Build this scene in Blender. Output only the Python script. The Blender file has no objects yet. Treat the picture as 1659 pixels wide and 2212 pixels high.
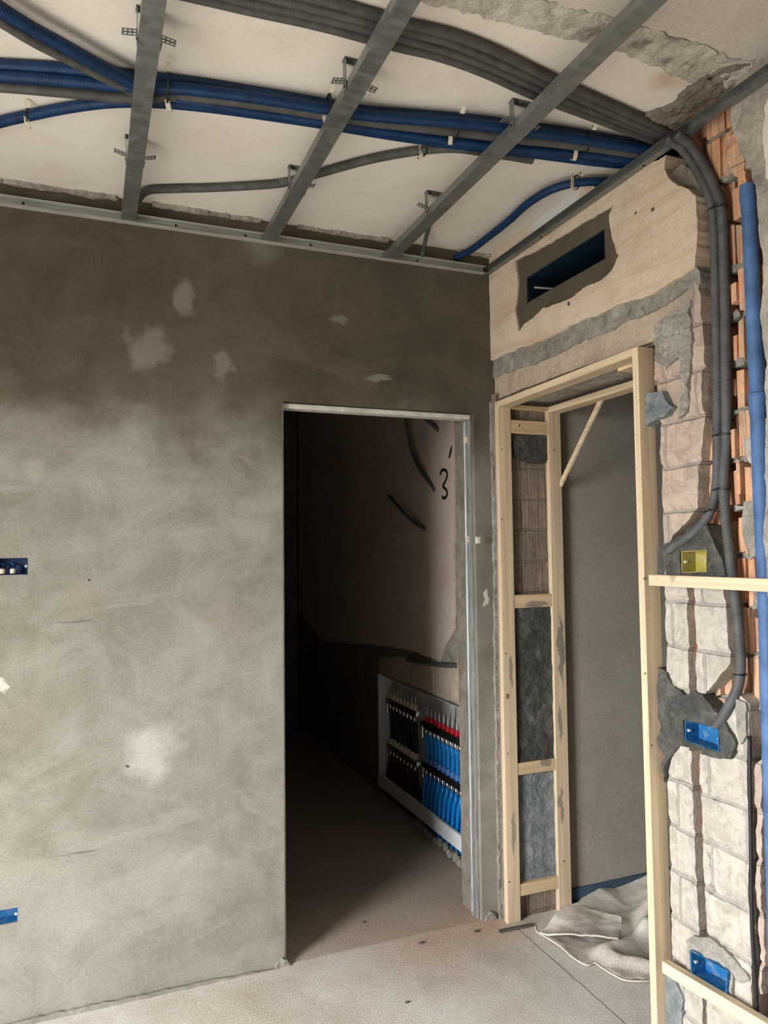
import bpy, bmesh, math, random
from mathutils import Vector, Matrix, noise
from mathutils.geometry import delaunay_2d_cdt

random.seed(7)
S = bpy.context.scene
COL = S.collection
PI = math.pi

# ------------------------------------------------------------------ camera
CAM = Vector((-1.5972, -2.7496, 1.5306))
FPX, IW, IH = 1597.5, 1659, 2212
YAW, PITCH, ROLL = 0.379, 0.0496, -0.0117
_f = Vector((math.sin(YAW)*math.cos(PITCH), math.cos(YAW)*math.cos(PITCH), math.sin(PITCH)))
_r0 = Vector((math.cos(YAW), -math.sin(YAW), 0)); _u0 = _r0.cross(_f)
_r = _r0*math.cos(ROLL) + _u0*math.sin(ROLL)
_u = _u0*math.cos(ROLL) - _r0*math.sin(ROLL)
cd = bpy.data.cameras.new('camera'); co = bpy.data.objects.new('camera', cd); COL.objects.link(co)
co.matrix_world = Matrix(((_r.x, _u.x, -_f.x, CAM.x), (_r.y, _u.y, -_f.y, CAM.y), (_r.z, _u.z, -_f.z, CAM.z), (0, 0, 0, 1)))
cd.sensor_fit = 'HORIZONTAL'; cd.sensor_width = 36; cd.lens = 36*FPX/IW; cd.clip_start = .02
S.camera = co

# ------------------------------------------------------------------ light and exposure
S.view_settings.view_transform = 'Standard'; S.view_settings.look = 'None'
S.view_settings.gamma = 1; S.view_settings.use_curve_mapping = False
S.view_settings.exposure = -0.22
S.cycles.max_bounces = 10; S.cycles.diffuse_bounces = 4; S.cycles.use_denoising = True
S.cycles.sample_clamp_indirect = 6
SKY, GROUND = 46.0, 10.0
WX, WY0, WY1, WZ1 = -3.25, -2.26, -1.15, 2.2          # inner face of wall, window opening
w = bpy.data.worlds.new('World'); S.world = w; w.use_nodes = True
nt = w.node_tree; nt.nodes.clear()
tc = nt.nodes.new('ShaderNodeTexCoord'); sx = nt.nodes.new('ShaderNodeSeparateXYZ')
cr = nt.nodes.new('ShaderNodeValToRGB'); bg = nt.nodes.new('ShaderNodeBackground'); wo = nt.nodes.new('ShaderNodeOutputWorld')
mr = nt.nodes.new('ShaderNodeMapRange'); mr.inputs[1].default_value = -1; mr.inputs[2].default_value = 1
nt.links.new(tc.outputs['Generated'], sx.inputs[0]); nt.links.new(sx.outputs[2], mr.inputs[0]); nt.links.new(mr.outputs[0], cr.inputs[0])
k = GROUND/SKY
e = cr.color_ramp.elements
e[0].position = .42; e[0].color = (k, k*.95, k*.86, 1)
e[1].position = .51; e[1].color = (.97, .985, 1, 1)
nt.links.new(cr.outputs[0], bg.inputs[0]); bg.inputs[1].default_value = SKY
nt.links.new(bg.outputs[0], wo.inputs[0])
pl = bpy.data.lights.new('window_portal', 'AREA'); pl.shape = 'RECTANGLE'
pl.size = WY1-WY0; pl.size_y = WZ1; pl.cycles.is_portal = True
po = bpy.data.objects.new('window_portal', pl); COL.objects.link(po)
po.location = (WX-.28, (WY0+WY1)/2, WZ1/2); po.rotation_euler = (PI/2, 0, -PI/2)

# ------------------------------------------------------------------ helpers
def at(px, py, ax, val):
    """point of the plane (axis ax = val) seen along a sight line measured on the photograph"""
    d = _f + _r*((px-IW/2)/FPX) - _u*((py-IH/2)/FPX)
    t = (val-CAM[ax])/d[ax]
    return CAM + d*t

def tag(o, label=None, cat=None, group=None, kind=None):
    if label: o['label'] = label
    if cat: o['category'] = cat
    if group: o['group'] = group
    if kind: o['kind'] = kind
    return o

def wloc(o):
    v = Vector((0, 0, 0))
    while o: v = v + o.location; o = o.parent
    return v

def obj(name, bm, m, parent=None, smooth=False, origin=None):
    me = bpy.data.meshes.new(name)
    if parent is not None: off = wloc(parent)
    else:
        if origin is None:
            xs = [v.co for v in bm.verts]
            origin = Vector(((min(c.x for c in xs)+max(c.x for c in xs))/2, (min(c.y for c in xs)+max(c.y for c in xs))/2, min(c.z for c in xs)))
        off = Vector(origin)
    for v in bm.verts: v.co -= off
    bmesh.ops.recalc_face_normals(bm, faces=bm.faces[:])
    if smooth:
        for f in bm.faces: f.smooth = True
    bm.to_mesh(me); bm.free()
    if m: me.materials.append(m)
    o = bpy.data.objects.new(name, me); COL.objects.link(o)
    if parent is None: o.location = off
    else: o.parent = parent
    if smooth == 'auto':
        for p in me.polygons: p.use_smooth = True
        me.set_sharp_from_angle(angle=math.radians(40))
    return o

def thing(name, loc, label, cat, group=None):
    o = bpy.data.objects.new(name, None); COL.objects.link(o); o.location = loc; o.empty_display_size = .05
    return tag(o, label, cat, group)

def struct(name, bm, m, parent=None, smooth=False):
    o = obj(name, bm, m, parent, smooth, origin=(0, 0, 0))
    if parent is None: o['kind'] = 'structure'
    return o

def B(): return bmesh.new()

def box(bm, a, b, bev=0.0):
    x0, y0, z0 = [min(a[i], b[i]) for i in range(3)]; x1, y1, z1 = [max(a[i], b[i]) for i in range(3)]
    r = bmesh.ops.create_cube(bm, size=1)
    for v in r['verts']:
        v.co = Vector((x0+(v.co.x+.5)*(x1-x0), y0+(v.co.y+.5)*(y1-y0), z0+(v.co.z+.5)*(z1-z0)))
    if bev > 0:
        es = list({e for v in r['verts'] for e in v.link_edges})
        bmesh.ops.bevel(bm, geom=es, offset=bev, segments=2, affect='EDGES', profile=.6)
    return bm

def beam(bm, p, q, wv, w, tv, t, bev=.0015):
    """box of section w (along wv) x t (along tv) from p to q"""
    p, q = Vector(p), Vector(q); wv = Vector(wv).normalized()*w/2; tv = Vector(tv).normalized()*t/2
    vs = [bm.verts.new(c+s1*wv+s2*tv) for c in (p, q) for s1, s2 in ((-1, -1), (1, -1), (1, 1), (-1, 1))]
    fs = [(0, 1, 2, 3), (7, 6, 5, 4)] + [(i, i+4, (i+1) % 4+4, (i+1) % 4) for i in range(4)]
    faces = [bm.faces.new([vs[i] for i in f]) for f in fs]
    if bev: bmesh.ops.bevel(bm, geom=list({e for f in faces for e in f.edges}), offset=bev, segments=1, affect='EDGES')
    return bm

def smooth_path(pts, n=8):
    pts = [Vector(p) for p in pts]
    if len(pts) < 3: return pts
    P = [pts[0]*2-pts[1]] + pts + [pts[-1]*2-pts[-2]]
    out = []
    for i in range(1, len(P)-2):
        a, b, c, d = P[i-1:i+3]
        for s in range(n):
            t = s/n
            out.append(.5*((2*b)+(c-a)*t+(2*a-5*b+4*c-d)*t*t+(3*b-a-3*c+d)*t**3))
    out.append(pts[-1]); return out

def resample(pts, step):
    L = [0]
    for a, b in zip(pts, pts[1:]): L.append(L[-1]+(b-a).length)
    n = max(2, int(L[-1]/step)); out = []; j = 0
    for i in range(n+1):
        d = L[-1]*i/n
        while j < len(L)-2 and L[j+1] < d: j += 1
        s = (d-L[j])/max(1e-9, L[j+1]-L[j]); out.append(pts[j].lerp(pts[j+1], min(1, max(0, s))))
    return out

def tube(bm, pts, r, sides=12, pitch=0, amp=.0016, step=.02, cap=True):
    pts = resample(smooth_path(pts), (pitch/4 if pitch else step))
    n = len(pts); up = None; rings = []
    for i, p in enumerate(pts):
        t = (pts[min(n-1, i+1)]-pts[max(0, i-1)]).normalized()
        if up is None:
            up = t.orthogonal().normalized()
        up = (up-t*up.dot(t)).normalized(); sd = t.cross(up)
        rr = r if not pitch else r-amp*(0, .35, 1, .35)[i % 4]
        rings.append([bm.verts.new(p+(up*math.cos(2*PI*k/sides)+sd*math.sin(2*PI*k/sides))*rr) for k in range(sides)])
    for a, b in zip(rings, rings[1:]):
        for k in range(sides): bm.faces.new((a[k], a[(k+1) % sides], b[(k+1) % sides], b[k]))
    if cap: bm.faces.new(rings[0][::-1]); bm.faces.new(rings[-1])
    return bm

def lathe(bm, c, axis, prof, sides=14):
    """prof: list of (distance along axis, radius)"""
    c = Vector(c); ax = Vector(axis).normalized(); u = ax.orthogonal().normalized(); v = ax.cross(u); rings = []
    for d, r in prof:
        rings.append([bm.verts.new(c+ax*d+(u*math.cos(2*PI*k/sides)+v*math.sin(2*PI*k/sides))*max(r, 1e-4)) for k in range(sides)])
    for a, b in zip(rings, rings[1:]):
        for k in range(sides): bm.faces.new((a[k], a[(k+1) % sides], b[(k+1) % sides], b[k]))
    bm.faces.new(rings[0][::-1]); bm.faces.new(rings[-1]); return bm

def ring_band(bm, c, axis, r, wd, th=.0015, sides=20, ry=None, up=None):
    """flat band round an axis: a cable tie (ry: second radius, along up)"""
    c = Vector(c); ax = Vector(axis).normalized(); u = (Vector(up)-ax*Vector(up).dot(ax)).normalized() if up else ax.orthogonal().normalized()
    v = ax.cross(u); ry = ry or r; R = []
    for k in range(sides):
        cs, sn = math.cos(2*PI*k/sides), math.sin(2*PI*k/sides)
        R.append([bm.verts.new(c+u*cs*(ry+o)+v*sn*(r+o)+ax*d) for o, d in ((0, -wd/2), (th, -wd/2), (th, wd/2), (0, wd/2))])
    for i in range(sides):
        a, b = R[i], R[(i+1) % sides]
        for k in range(4): bm.faces.new((a[k], a[(k+1) % 4], b[(k+1) % 4], b[k]))
    return bm

def ribbon(bm, pts, wv, wd, th=.0012):
    pts = smooth_path(pts, 6); wv = Vector(wv).normalized()*wd/2; n = len(pts); R = []
    for i, p in enumerate(pts):
        t = (pts[min(n-1, i+1)]-pts[max(0, i-1)]).normalized(); nn = t.cross(wv).normalized()*th/2
        R.append([bm.verts.new(p+s*wv+q*nn) for s, q in ((-1, -1), (1, -1), (1, 1), (-1, 1))])
    for a, b in zip(R, R[1:]):
        for k in range(4): bm.faces.new((a[k], a[(k+1) % 4], b[(k+1) % 4], b[k]))
    bm.faces.new(R[0][::-1]); bm.faces.new(R[-1]); return bm

def inside(p, poly):
    r = False; n = len(poly)
    for i in range(n):
        a, b = poly[i], poly[i-1]
        if (a[1] > p[1]) != (b[1] > p[1]) and p[0] < (b[0]-a[0])*(p[1]-a[1])/(b[1]-a[1])+a[0]: r = not r
    return r

def ragged(poly, rag, step=.012, seed=0, keep=None):
    out = []; n = len(poly)
    for i in range(n):
        a, b = Vector(poly[i]), Vector(poly[(i+1) % n]); L = (b-a).length; m = max(1, int(L/step))
        nn = Vector((-(b-a).y, (b-a).x)).normalized() if L > 0 else Vector((0, 0))
        for s in range(m):
            p = a.lerp(b, s/m); q = Vector((p.x*9+seed, p.y*9, seed))
            amt = rag*(noise.noise(q*1.2)*1.1+noise.noise(q*4)*.8+noise.noise(q*11)*.45)
            if keep and keep(p): amt = 0
            out.append((p.x+nn.x*amt, p.y+nn.y*amt))
    return out

def slab(bm, poly, ax, front, back, rag=0.0, step=.012, holes=(), grid=.03, amp=0.0, fscale=14, bulge=0.0, seed=0, keep=None, hfun=None, sheet=False):
    """solid plate: ragged outline in the plane, rough front face, real thickness. 2D coords are the two axes other than ax"""
    o2 = [i for i in range(3) if i != ax]
    outer = ragged(poly, rag, step, seed, keep) if rag else ragged(poly, 0, max(step, .03), seed)
    hs = [ragged(h, hr, .012, seed+3) if hr else [tuple(p) for p in h] for h, hr in holes]
    verts = [Vector(p) for p in outer]; loops = [list(range(len(outer)))]
    for h in hs: loops.append(list(range(len(verts), len(verts)+len(h)))); verts += [Vector(p) for p in h]
    edges = [(l[i], l[(i+1) % len(l)]) for l in loops for i in range(len(l))]
    nb = len(verts)
    if grid:
        x0, x1 = min(p[0] for p in outer), max(p[0] for p in outer); y0, y1 = min(p[1] for p in outer), max(p[1] for p in outer)
        nx, ny = int((x1-x0)/grid), int((y1-y0)/grid)
        for i in range(1, nx+1):
            for j in range(1, ny+1):
                p = (x0+i*grid+(random.random()-.5)*grid*.35, y0+j*grid+(random.random()-.5)*grid*.35)
                if inside(p, outer) and not any(inside(p, h) for h in hs): verts.append(Vector(p))
    vo, eo, fo, *_ = delaunay_2d_cdt(verts, edges, [], 0, 1e-6)
    vo = [Vector((v[0], v[1])) for v in vo]
    tris = []
    for f in fo:
        c = sum((vo[i] for i in f), Vector((0, 0)))/len(f)
        if inside(c, outer) and not any(inside(c, h) for h in hs): tris.append(f)
    bp = [Vector(p) for l in [outer]+hs for p in l]
    sgn = 1 if front > back else -1
    def mk(p, d):
        c = [0, 0, 0]; c[ax] = d; c[o2[0]] = p[0]; c[o2[1]] = p[1]; return bm.verts.new(c)
    used = {i for f in tris for i in f}; F, K = {}, {}
    for i in used:
        p = vo[i]; h = 0
        if amp: h += amp*noise.fractal(Vector((p.x*fscale, p.y*fscale, seed)), .8, 2, 4)
        if bulge:
            dd = min((p-q).length for q in bp[::2]); h += bulge*min(1, dd/.03)
        if hfun: h += hfun(p)
        F[i] = mk(p, front+sgn*h); K[i] = mk(p, back+(sgn*h if sheet else 0))
    ec = {}
    for f in tris:
        bm.faces.new([F[i] for i in f]); bm.faces.new([K[i] for i in reversed(f)])
        for a, b in zip(f, f[1:]+f[:1]): ec[(a, b)] = 1
    for a, b in ec:
        if (b, a) not in ec: bm.faces.new((F[b], F[a], K[a], K[b]))
    return bm

def pxpoly(pts, ax, val):
    o2 = [i for i in range(3) if i != ax]; r = []
    for p in pts:
        if len(p) == 3: r.append((p[0], p[1])); continue       # already plane coordinates
        q = at(p[0], p[1], ax, val); r.append((q[o2[0]], q[o2[1]]))
    return r

# ------------------------------------------------------------------ materials
class N:
    def __init__(s, name, rough=.85, metal=0.0, spec=.25):
        s.m = bpy.data.materials.new(name); s.m.use_nodes = True; s.t = s.m.node_tree; s.b = s.t.nodes['Principled BSDF']
        s.b.inputs['Roughness'].default_value = rough; s.b.inputs['Metallic'].default_value = metal
        s.b.inputs['Specular IOR Level'].default_value = spec
        s.pos = s.new('ShaderNodeNewGeometry').outputs['Position']
    def new(s, t, **kw):
        n = s.t.nodes.new(t)
        for k, v in kw.items(): setattr(n, k, v)
        return n
    def lk(s, a, b): s.t.links.new(a, b)
    def vec(s, sc=(1, 1, 1), rot=(0, 0, 0), loc=(0, 0, 0)):
        m = s.new('ShaderNodeMapping'); s.lk(s.pos, m.inputs[0]); m.inputs[1].default_value = loc; m.inputs[2].default_value = rot; m.inputs[3].default_value = sc
        return m.outputs[0]
    def noise(s, scale, det=5, rgh=.55, dist=0.0, v=None):
        n = s.new('ShaderNodeTexNoise'); n.inputs['Scale'].default_value = scale; n.inputs['Detail'].default_value = det
        n.inputs['Roughness'].default_value = rgh; n.inputs['Distortion'].default_value = dist; s.lk(v or s.pos, n.inputs['Vector']); return n.outputs['Fac']
    def ramp(s, fac, stops):
        n = s.new('ShaderNodeValToRGB'); el = n.color_ramp.elements
        while len(el) > 1: el.remove(el[-1])
        el[0].position, el[0].color = stops[0][0], c4(stops[0][1])
        for p, c in stops[1:]: x = el.new(p); x.color = c4(c)
        s.lk(fac, n.inputs[0]); return n.outputs[0]
    def mix(s, fac, a, b, mode='MIX'):
        n = s.new('ShaderNodeMix', data_type='RGBA', blend_type=mode)
        for inp, v in ((n.inputs[0], fac), (n.inputs[6], a), (n.inputs[7], b)):
            if isinstance(v, (int, float)): inp.default_value = v
            elif isinstance(v, tuple): inp.default_value = c4(v)
            else: s.lk(v, inp)
        return n.outputs[2]
    def math(s, op, a, b=0.0, c=None):
        n = s.new('ShaderNodeMath', operation=op)
        for inp, v in zip(n.inputs, (a, b, c)):
            if v is None: continue
            if isinstance(v, (int, float)): inp.default_value = v
            else: s.lk(v, inp)
        return n.outputs[0]
    def spot(s, c, rad, soft=.5, wob=.06, ws=9, sq=(1, 1, 1)):
        """irregular stain round point c"""
        nz = s.new('ShaderNodeTexNoise'); nz.inputs['Scale'].default_value = ws; nz.inputs['Detail'].default_value = 4; s.lk(s.pos, nz.inputs['Vector'])
        sub = s.new('ShaderNodeVectorMath', operation='SUBTRACT'); s.lk(nz.outputs['Color'], sub.inputs[0]); sub.inputs[1].default_value = (.5, .5, .5)
        sc = s.new('ShaderNodeVectorMath', operation='SCALE'); s.lk(sub.outputs[0], sc.inputs[0]); sc.inputs[3].default_value = wob*2
        ad = s.new('ShaderNodeVectorMath', operation='ADD'); s.lk(s.pos, ad.inputs[0]); s.lk(sc.outputs[0], ad.inputs[1])
        sb = s.new('ShaderNodeVectorMath', operation='SUBTRACT'); s.lk(ad.outputs[0], sb.inputs[0]); sb.inputs[1].default_value = c
        mu = s.new('ShaderNodeVectorMath', operation='MULTIPLY'); s.lk(sb.outputs[0], mu.inputs[0]); mu.inputs[1].default_value = sq
        ln = s.new('ShaderNodeVectorMath', operation='LENGTH'); s.lk(mu.outputs[0], ln.inputs[0])
        mp = s.new('ShaderNodeMapRange'); s.lk(ln.outputs['Value'], mp.inputs[0]); mp.inputs[1].default_value = rad; mp.inputs[2].default_value = rad*(1-soft)
        return mp.outputs[0]
    def bump(s, h, st=.3, d=.01):
        n = s.new('ShaderNodeBump'); n.inputs['Strength'].default_value = st; n.inputs['Distance'].default_value = d
        s.lk(h, n.inputs['Height'])
        if s.b.inputs['Normal'].is_linked: s.lk(s.b.inputs['Normal'].links[0].from_socket, n.inputs['Normal'])
        s.lk(n.outputs[0], s.b.inputs['Normal'])
    def col(s, c):
        if isinstance(c, tuple): s.b.inputs['Base Color'].default_value = c4(c)
        else: s.lk(c, s.b.inputs['Base Color'])
        return s

def c4(c): return (c[0], c[1], c[2], 1) if len(c) == 3 else c
def rgb(r, g, b):
    f = lambda v: ((v/255+.055)/1.055)**2.4 if v > 10 else v/255/12.92
    return (f(r), f(g), f(b))

def simple(name, c, rough=.6, metal=0.0, spec=.3, var=.15, scale=40, bump=0.0):
    n = N(name, rough, metal, spec)
    f = n.noise(scale, 4); lo = tuple(v*(1-var) for v in c); hi = tuple(min(1, v*(1+var)) for v in c)
    n.col(n.ramp(f, [(.3, lo), (.7, hi)]))
    if bump: n.bump(f, bump, .003)
    return n.m

def mottled(name, cols, big=1.6, mid=7, fine=90, rough=.9, bmp=.35, streak=None, spots=(), grain=.12, dark_top=None):
    n = N(name, rough, 0, .15)
    a = n.noise(big, 5, .6, .6); b = n.noise(mid, 6, .65, .8); c = n.noise(fine, 4, .7)
    s = n.math('ADD', n.math('MULTIPLY', a, .55), n.math('MULTIPLY', b, .45))
    k = [(.34+.32*i/(len(cols)-1), q) for i, q in enumerate(cols)]
    base = n.ramp(s, k)
    if streak:
        f = n.noise(streak[0], 5, .6, 1.2, n.vec(streak[1], streak[2])); base = n.mix(n.ramp(f, [(.5, (0, 0, 0)), (.68, (1, 1, 1))]), base, streak[3])
    if dark_top:      # render made darker above an uneven, blotchy line
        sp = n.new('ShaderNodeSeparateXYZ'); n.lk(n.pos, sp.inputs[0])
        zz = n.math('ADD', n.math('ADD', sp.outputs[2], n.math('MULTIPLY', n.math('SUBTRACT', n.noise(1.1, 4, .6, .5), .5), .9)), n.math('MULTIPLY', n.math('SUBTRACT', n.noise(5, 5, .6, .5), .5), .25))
        mp = n.new('ShaderNodeMapRange', interpolation_type='SMOOTHSTEP'); n.lk(zz, mp.inputs[0]); mp.inputs[1].default_value = dark_top[0]; mp.inputs[2].default_value = dark_top[1]
        base = n.mix(n.math('MULTIPLY', mp.outputs[0], dark_top[3]), base, n.mix(1.0, base, dark_top[2], 'MULTIPLY'))
    for q in spots:
        base = n.mix(n.math('MULTIPLY', q[3] if len(q) > 3 else 1.0, n.spot(q[0], q[1], *(q[4] if len(q) > 4 else ()))), base, q[2])
    base = n.mix(grain, base, n.ramp(c, [(.35, (.0, .0, .0)), (.65, (1, 1, 1))]), 'OVERLAY')
    n.col(base); n.bump(c, bmp*.6, .004); n.bump(b, bmp, .012)
    return n.m

def P3(px, py, ax, v): return tuple(at(px, py, ax, v))
lightp = (.34, .32, .275)
M = {}
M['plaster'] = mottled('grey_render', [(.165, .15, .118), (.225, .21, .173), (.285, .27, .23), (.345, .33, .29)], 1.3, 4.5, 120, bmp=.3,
    streak=(2.2, (1, 1, 2.6), (0, .6, 0), (.305, .287, .245)), dark_top=(1.78, 2.15, (.40, .36, .31), 1.0),
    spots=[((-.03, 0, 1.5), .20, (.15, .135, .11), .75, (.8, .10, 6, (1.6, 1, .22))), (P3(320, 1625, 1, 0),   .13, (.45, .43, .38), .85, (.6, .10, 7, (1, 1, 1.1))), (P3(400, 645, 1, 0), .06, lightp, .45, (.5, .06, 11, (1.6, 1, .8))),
           (P3(320, 745, 1, 0), .09, lightp, .4, (.4, .08, 9)), (P3(75, 1012, 1, 0), .05, lightp, .5, (.4, .05, 14)), (P3(3, 1478, 1, 0), .022, (.58, .56, .50), .9, (.3, .04, 20)),
           (P3(560, 520, 1, 0), .10, lightp, .35, (.8, .09, 8)), (P3(820, 815, 1, 0), .05, lightp, .5, (.4, .05, 14, (.7, 1, 2.4))), (P3(480, 790, 1, 0), .05, lightp, .35, (.4, .06, 14)),
           (P3(1050, 1290, 1, 0), .022, (.6, .57, .52), .9, (.3, .03, 20, (1.6, 1, .6))), (P3(120, 930, 1, 0), .14, lightp, .3, (.8, .12, 6)), (P3(730, 690, 1, 0), .03, lightp, .4, (.5, .05, 15)),
           (P3(440, 1800, 1, 0), .11, (.22, .20, .17), .4, (.3, .08, 8, (1, 1, 1.6))), (P3(230, 1760, 1, 0), .06, (.22, .2, .17), .4, (.4, .06, 10)),
           (P3(180, 1300, 1, 0), .12, (.24, .21, .17), .35, (.6, .1, 7)), (P3(40, 1560, 1, 0), .14, (.24, .21, .17), .4, (.7, .1, 7)), (P3(500, 1350, 1, 0), .18, (.27, .24, .20), .4, (.7, .14, 6)),
           (P3(275, 1655, 1, 0), .005, (.05, .045, .04), .9, (.3, .012, 40, (.5, 1, 1))), (P3(160, 1343, 1, 0), .005, (.10, .09, .075), .7, (.5, .006, 20, (.065, 1, 1.2))), (P3(170, 1842, 1, 0), .005, (.10, .09, .075), .7, (.5, .006, 14, (.06, 1, 1.2))), (P3(830, 812, 1, 0), .004, (.30, .28, .24), .6, (.5, .01, 20, (.1, 1, 1))), (P3(193, 1253, 1, 0), .006, (.05, .045, .04), .9, (.3, .005, 30))])
M['far_plaster'] = mottled('smooth_grey_render', [(.29, .265, .215), (.34, .315, .265), (.38, .355, .305)], 1.0, 3, 120, bmp=.15)
M['beige'] = mottled('old_beige_plaster', [(.52, .415, .31), (.64, .53, .415), (.72, .61, .49)], 2.2, 9, 110, bmp=.22,
    streak=(3.0, (1, .5, 5), (.55, 0, 0), (.56, .42, .29)),
    spots=[(P3(1410, 452, 0, 0), .008, (.12, .10, .08), 1, (.3, .008, 40)), (P3(1372, 460, 0, 0), .006, (.1, .08, .06), 1, (.3, .006, 40)), (P3(1228, 655, 0, 0), .012, (.1, .09, .08), 1, (.3, .01, 40)),
           (P3(1200, 455, 0, 0), .10, (.66, .68, .70), .9, (.25, .05, 12, (1, .55, 1.6)))])
M['ceil'] = mottled('white_ceiling_plaster', [(.64, .58, .51), (.74, .69, .62), (.80, .76, .70)], 1.1, 4, 150, bmp=.15,
    spots=[(P3(1440, 180, 2, 2.79), .07, (.50, .30, .17), .6, (.8, .05, 10)), (P3(850, 60, 2, 2.79), .2, (.70, .60, .52), .5, (.8, .1, 5))])
M['ceil2'] = mottled('greige_ceiling_paint', [(.50, .45, .40), (.56, .51, .455), (.61, .56, .50)], 1.3, 6, 150, bmp=.12)
M['rough'] = mottled('rough_grey_concrete', [(.17, .155, .13), (.32, .29, .25), (.44, .40, .345), (.55, .51, .45)], 6, 22, 140, bmp=.8, spots=[(P3(1528, 168, 2, 2.785), .014, (.004, .004, .003), 1, (.3, .012, 30)), (P3(1385, 95, 2, 2.785), .03, (.15, .125, .10), .7, (.5, .03, 20))])  # black spot paints in the dark of a small broken hole
M['rough_light'] = mottled('rough_pale_plaster', [(.20, .18, .145), (.42, .385, .33), (.52, .485, .425), (.60, .56, .50)], 7, 20, 140, bmp=.8, spots=[(P3(1385, 95, 2, 2.785), .03, (.15, .125, .10), .7, (.5, .03, 20)), (P3(1440, 130, 2, 2.785), .022, (.17, .145, .115), .7, (.5, .03, 20)), (P3(1270, 70, 2, 2.785), .035, (.24, .205, .165), .7, (.5, .03, 20))])
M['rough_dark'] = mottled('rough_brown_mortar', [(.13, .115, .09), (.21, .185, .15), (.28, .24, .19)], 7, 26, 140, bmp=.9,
    spots=[(P3(1528, 168, 2, 2.785), .014, (.004, .004, .003), 1, (.3, .012, 30)), (P3(1545, 235, 2, 2.79), .09, (.33, .16, .09), .7, (.7, .05, 12))])  # first spot is a hole's darkness painted black, second is rusty colour
M['lintel'] = mottled('pinkish_concrete_lintel', [(.34, .28, .22), (.47, .38, .30), (.54, .45, .36)], 5, 18, 140, bmp=.55)
M['mortar'] = mottled('grey_mortar', [(.15, .142, .122), (.26, .245, .21), (.34, .32, .28), (.48, .46, .41)], 9, 32, 150, bmp=.9)
M['mortar_wet'] = mottled('dark_fresh_mortar', [(.045, .046, .042), (.085, .085, .077), (.15, .148, .132)], 7, 26, 150, bmp=1.0)
M['mortar_blue'] = mottled('bluish_grey_mortar', [(.13, .145, .15), (.19, .21, .215), (.26, .28, .285), (.40, .41, .40)], 9, 30, 150, bmp=.9)

def brick_mat(name, cA, cB, wash, amount, mort, flutes, bs=.7, v=None, z0=.047, zh=.1325, dark=1.0, waxis=1):
    n = N(name, .92, 0, .12)
    mp = n.new('ShaderNodeSeparateXYZ'); n.lk(n.pos, mp.inputs[0])
    cb = n.new('ShaderNodeCombineXYZ'); n.lk(mp.outputs[waxis], cb.inputs[0]); n.lk(n.math('SUBTRACT', mp.outputs[2], z0), cb.inputs[1])
    wob = n.new('ShaderNodeTexNoise'); wob.inputs['Scale'].default_value = 9; n.lk(n.pos, wob.inputs['Vector'])
    ad = n.new('ShaderNodeMixRGB' if False else 'ShaderNodeVectorMath', operation='MULTIPLY_ADD'); n.lk(wob.outputs['Color'], ad.inputs[0]); ad.inputs[1].default_value = (.016, .016, 0); n.lk(cb.outputs[0], ad.inputs[2])
    bt = n.new('ShaderNodeTexBrick'); n.lk(ad.outputs[0], bt.inputs[0])
    bt.inputs['Scale'].default_value = 1; bt.inputs['Brick Width'].default_value = .25; bt.inputs['Row Height'].default_value = zh
    bt.inputs['Mortar Size'].default_value = .006; bt.inputs['Mortar Smooth'].default_value = .6
    bt.inputs['Color1'].default_value = c4(cA); bt.inputs['Color2'].default_value = c4(cB); bt.inputs['Mortar'].default_value = c4(mort)
    fl = n.noise(1, 3, .6, .3, n.vec((90, 90, 5)))
    w1 = n.noise(5.5, 6, .72, 1.2); w2 = n.noise(46, 5, .75, .4); w3 = n.noise(17, 5, .7, 1.0)
    f = n.math('ADD', n.math('ADD', n.math('MULTIPLY', w1, .45), n.math('MULTIPLY', w3, .25)), n.math('MULTIPLY', w2, .3))
    wf = n.ramp(f, [(.5-amount*.28, (0, 0, 0)), (.64-amount*.22, (1, 1, 1))])
    body = n.mix(flutes, bt.outputs['Color'], n.ramp(fl, [(.36, (.0, .0, .0)), (.62, (1, 1, 1))]), 'OVERLAY')
    base = n.mix(n.math('MULTIPLY', .90, wf), body, n.mix(n.ramp(w3, [(.42, (0, 0, 0)), (.62, (1, 1, 1))]), wash, tuple(c*.72 for c in wash)))
    base = n.mix(n.math('MULTIPLY', .55, bt.outputs['Fac']), base, mort)
    ln = n.noise(30, 5, .78, 2.2); base = n.mix(n.ramp(ln, [(.585, (0, 0, 0)), (.62, (.65, .65, .65)), (.66, (0, 0, 0))]), base, tuple(c*.42 for c in wash))
    n.col(base); n.bump(fl, flutes*bs*.8, .005); n.bump(w2, .5, .006); n.bump(w3, .4, .010); n.bump(n.math('SUBTRACT', 1, bt.outputs['Fac']), .6, .010)
    return n.m
M['brick_wash'] = brick_mat('limewashed_hollow_brick', (.46, .28, .19), (.52, .34, .24), (.48, .457, .405), .80, (.27, .25, .215), .35)
M['brick_pink'] = brick_mat('dusty_pink_hollow_brick', (.44, .25, .165), (.50, .30, .21), (.47, .39, .325), .72, (.30, .27, .23), .35)
M['brick_reveal'] = brick_mat('combed_brown_brick', (.22, .14, .10), (.27, .185, .135), (.27, .225, .18), .55, (.20, .165, .13), .9, .9, z0=.02, waxis=0)
M['orange'] = brick_mat('broken_orange_brick', (.60, .26, .13), (.66, .33, .18), (.58, .43, .31), .25, (.5, .33, .22), .35, zh=.1325)
n = N('dark_red_brick_core', .95, 0, .05); n.col(n.ramp(n.noise(12), [(.35, (.15, .055, .03)), (.65, (.30, .125, .07))])); n.bump(n.noise(60), .4, .006); M['core'] = n.m

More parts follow.
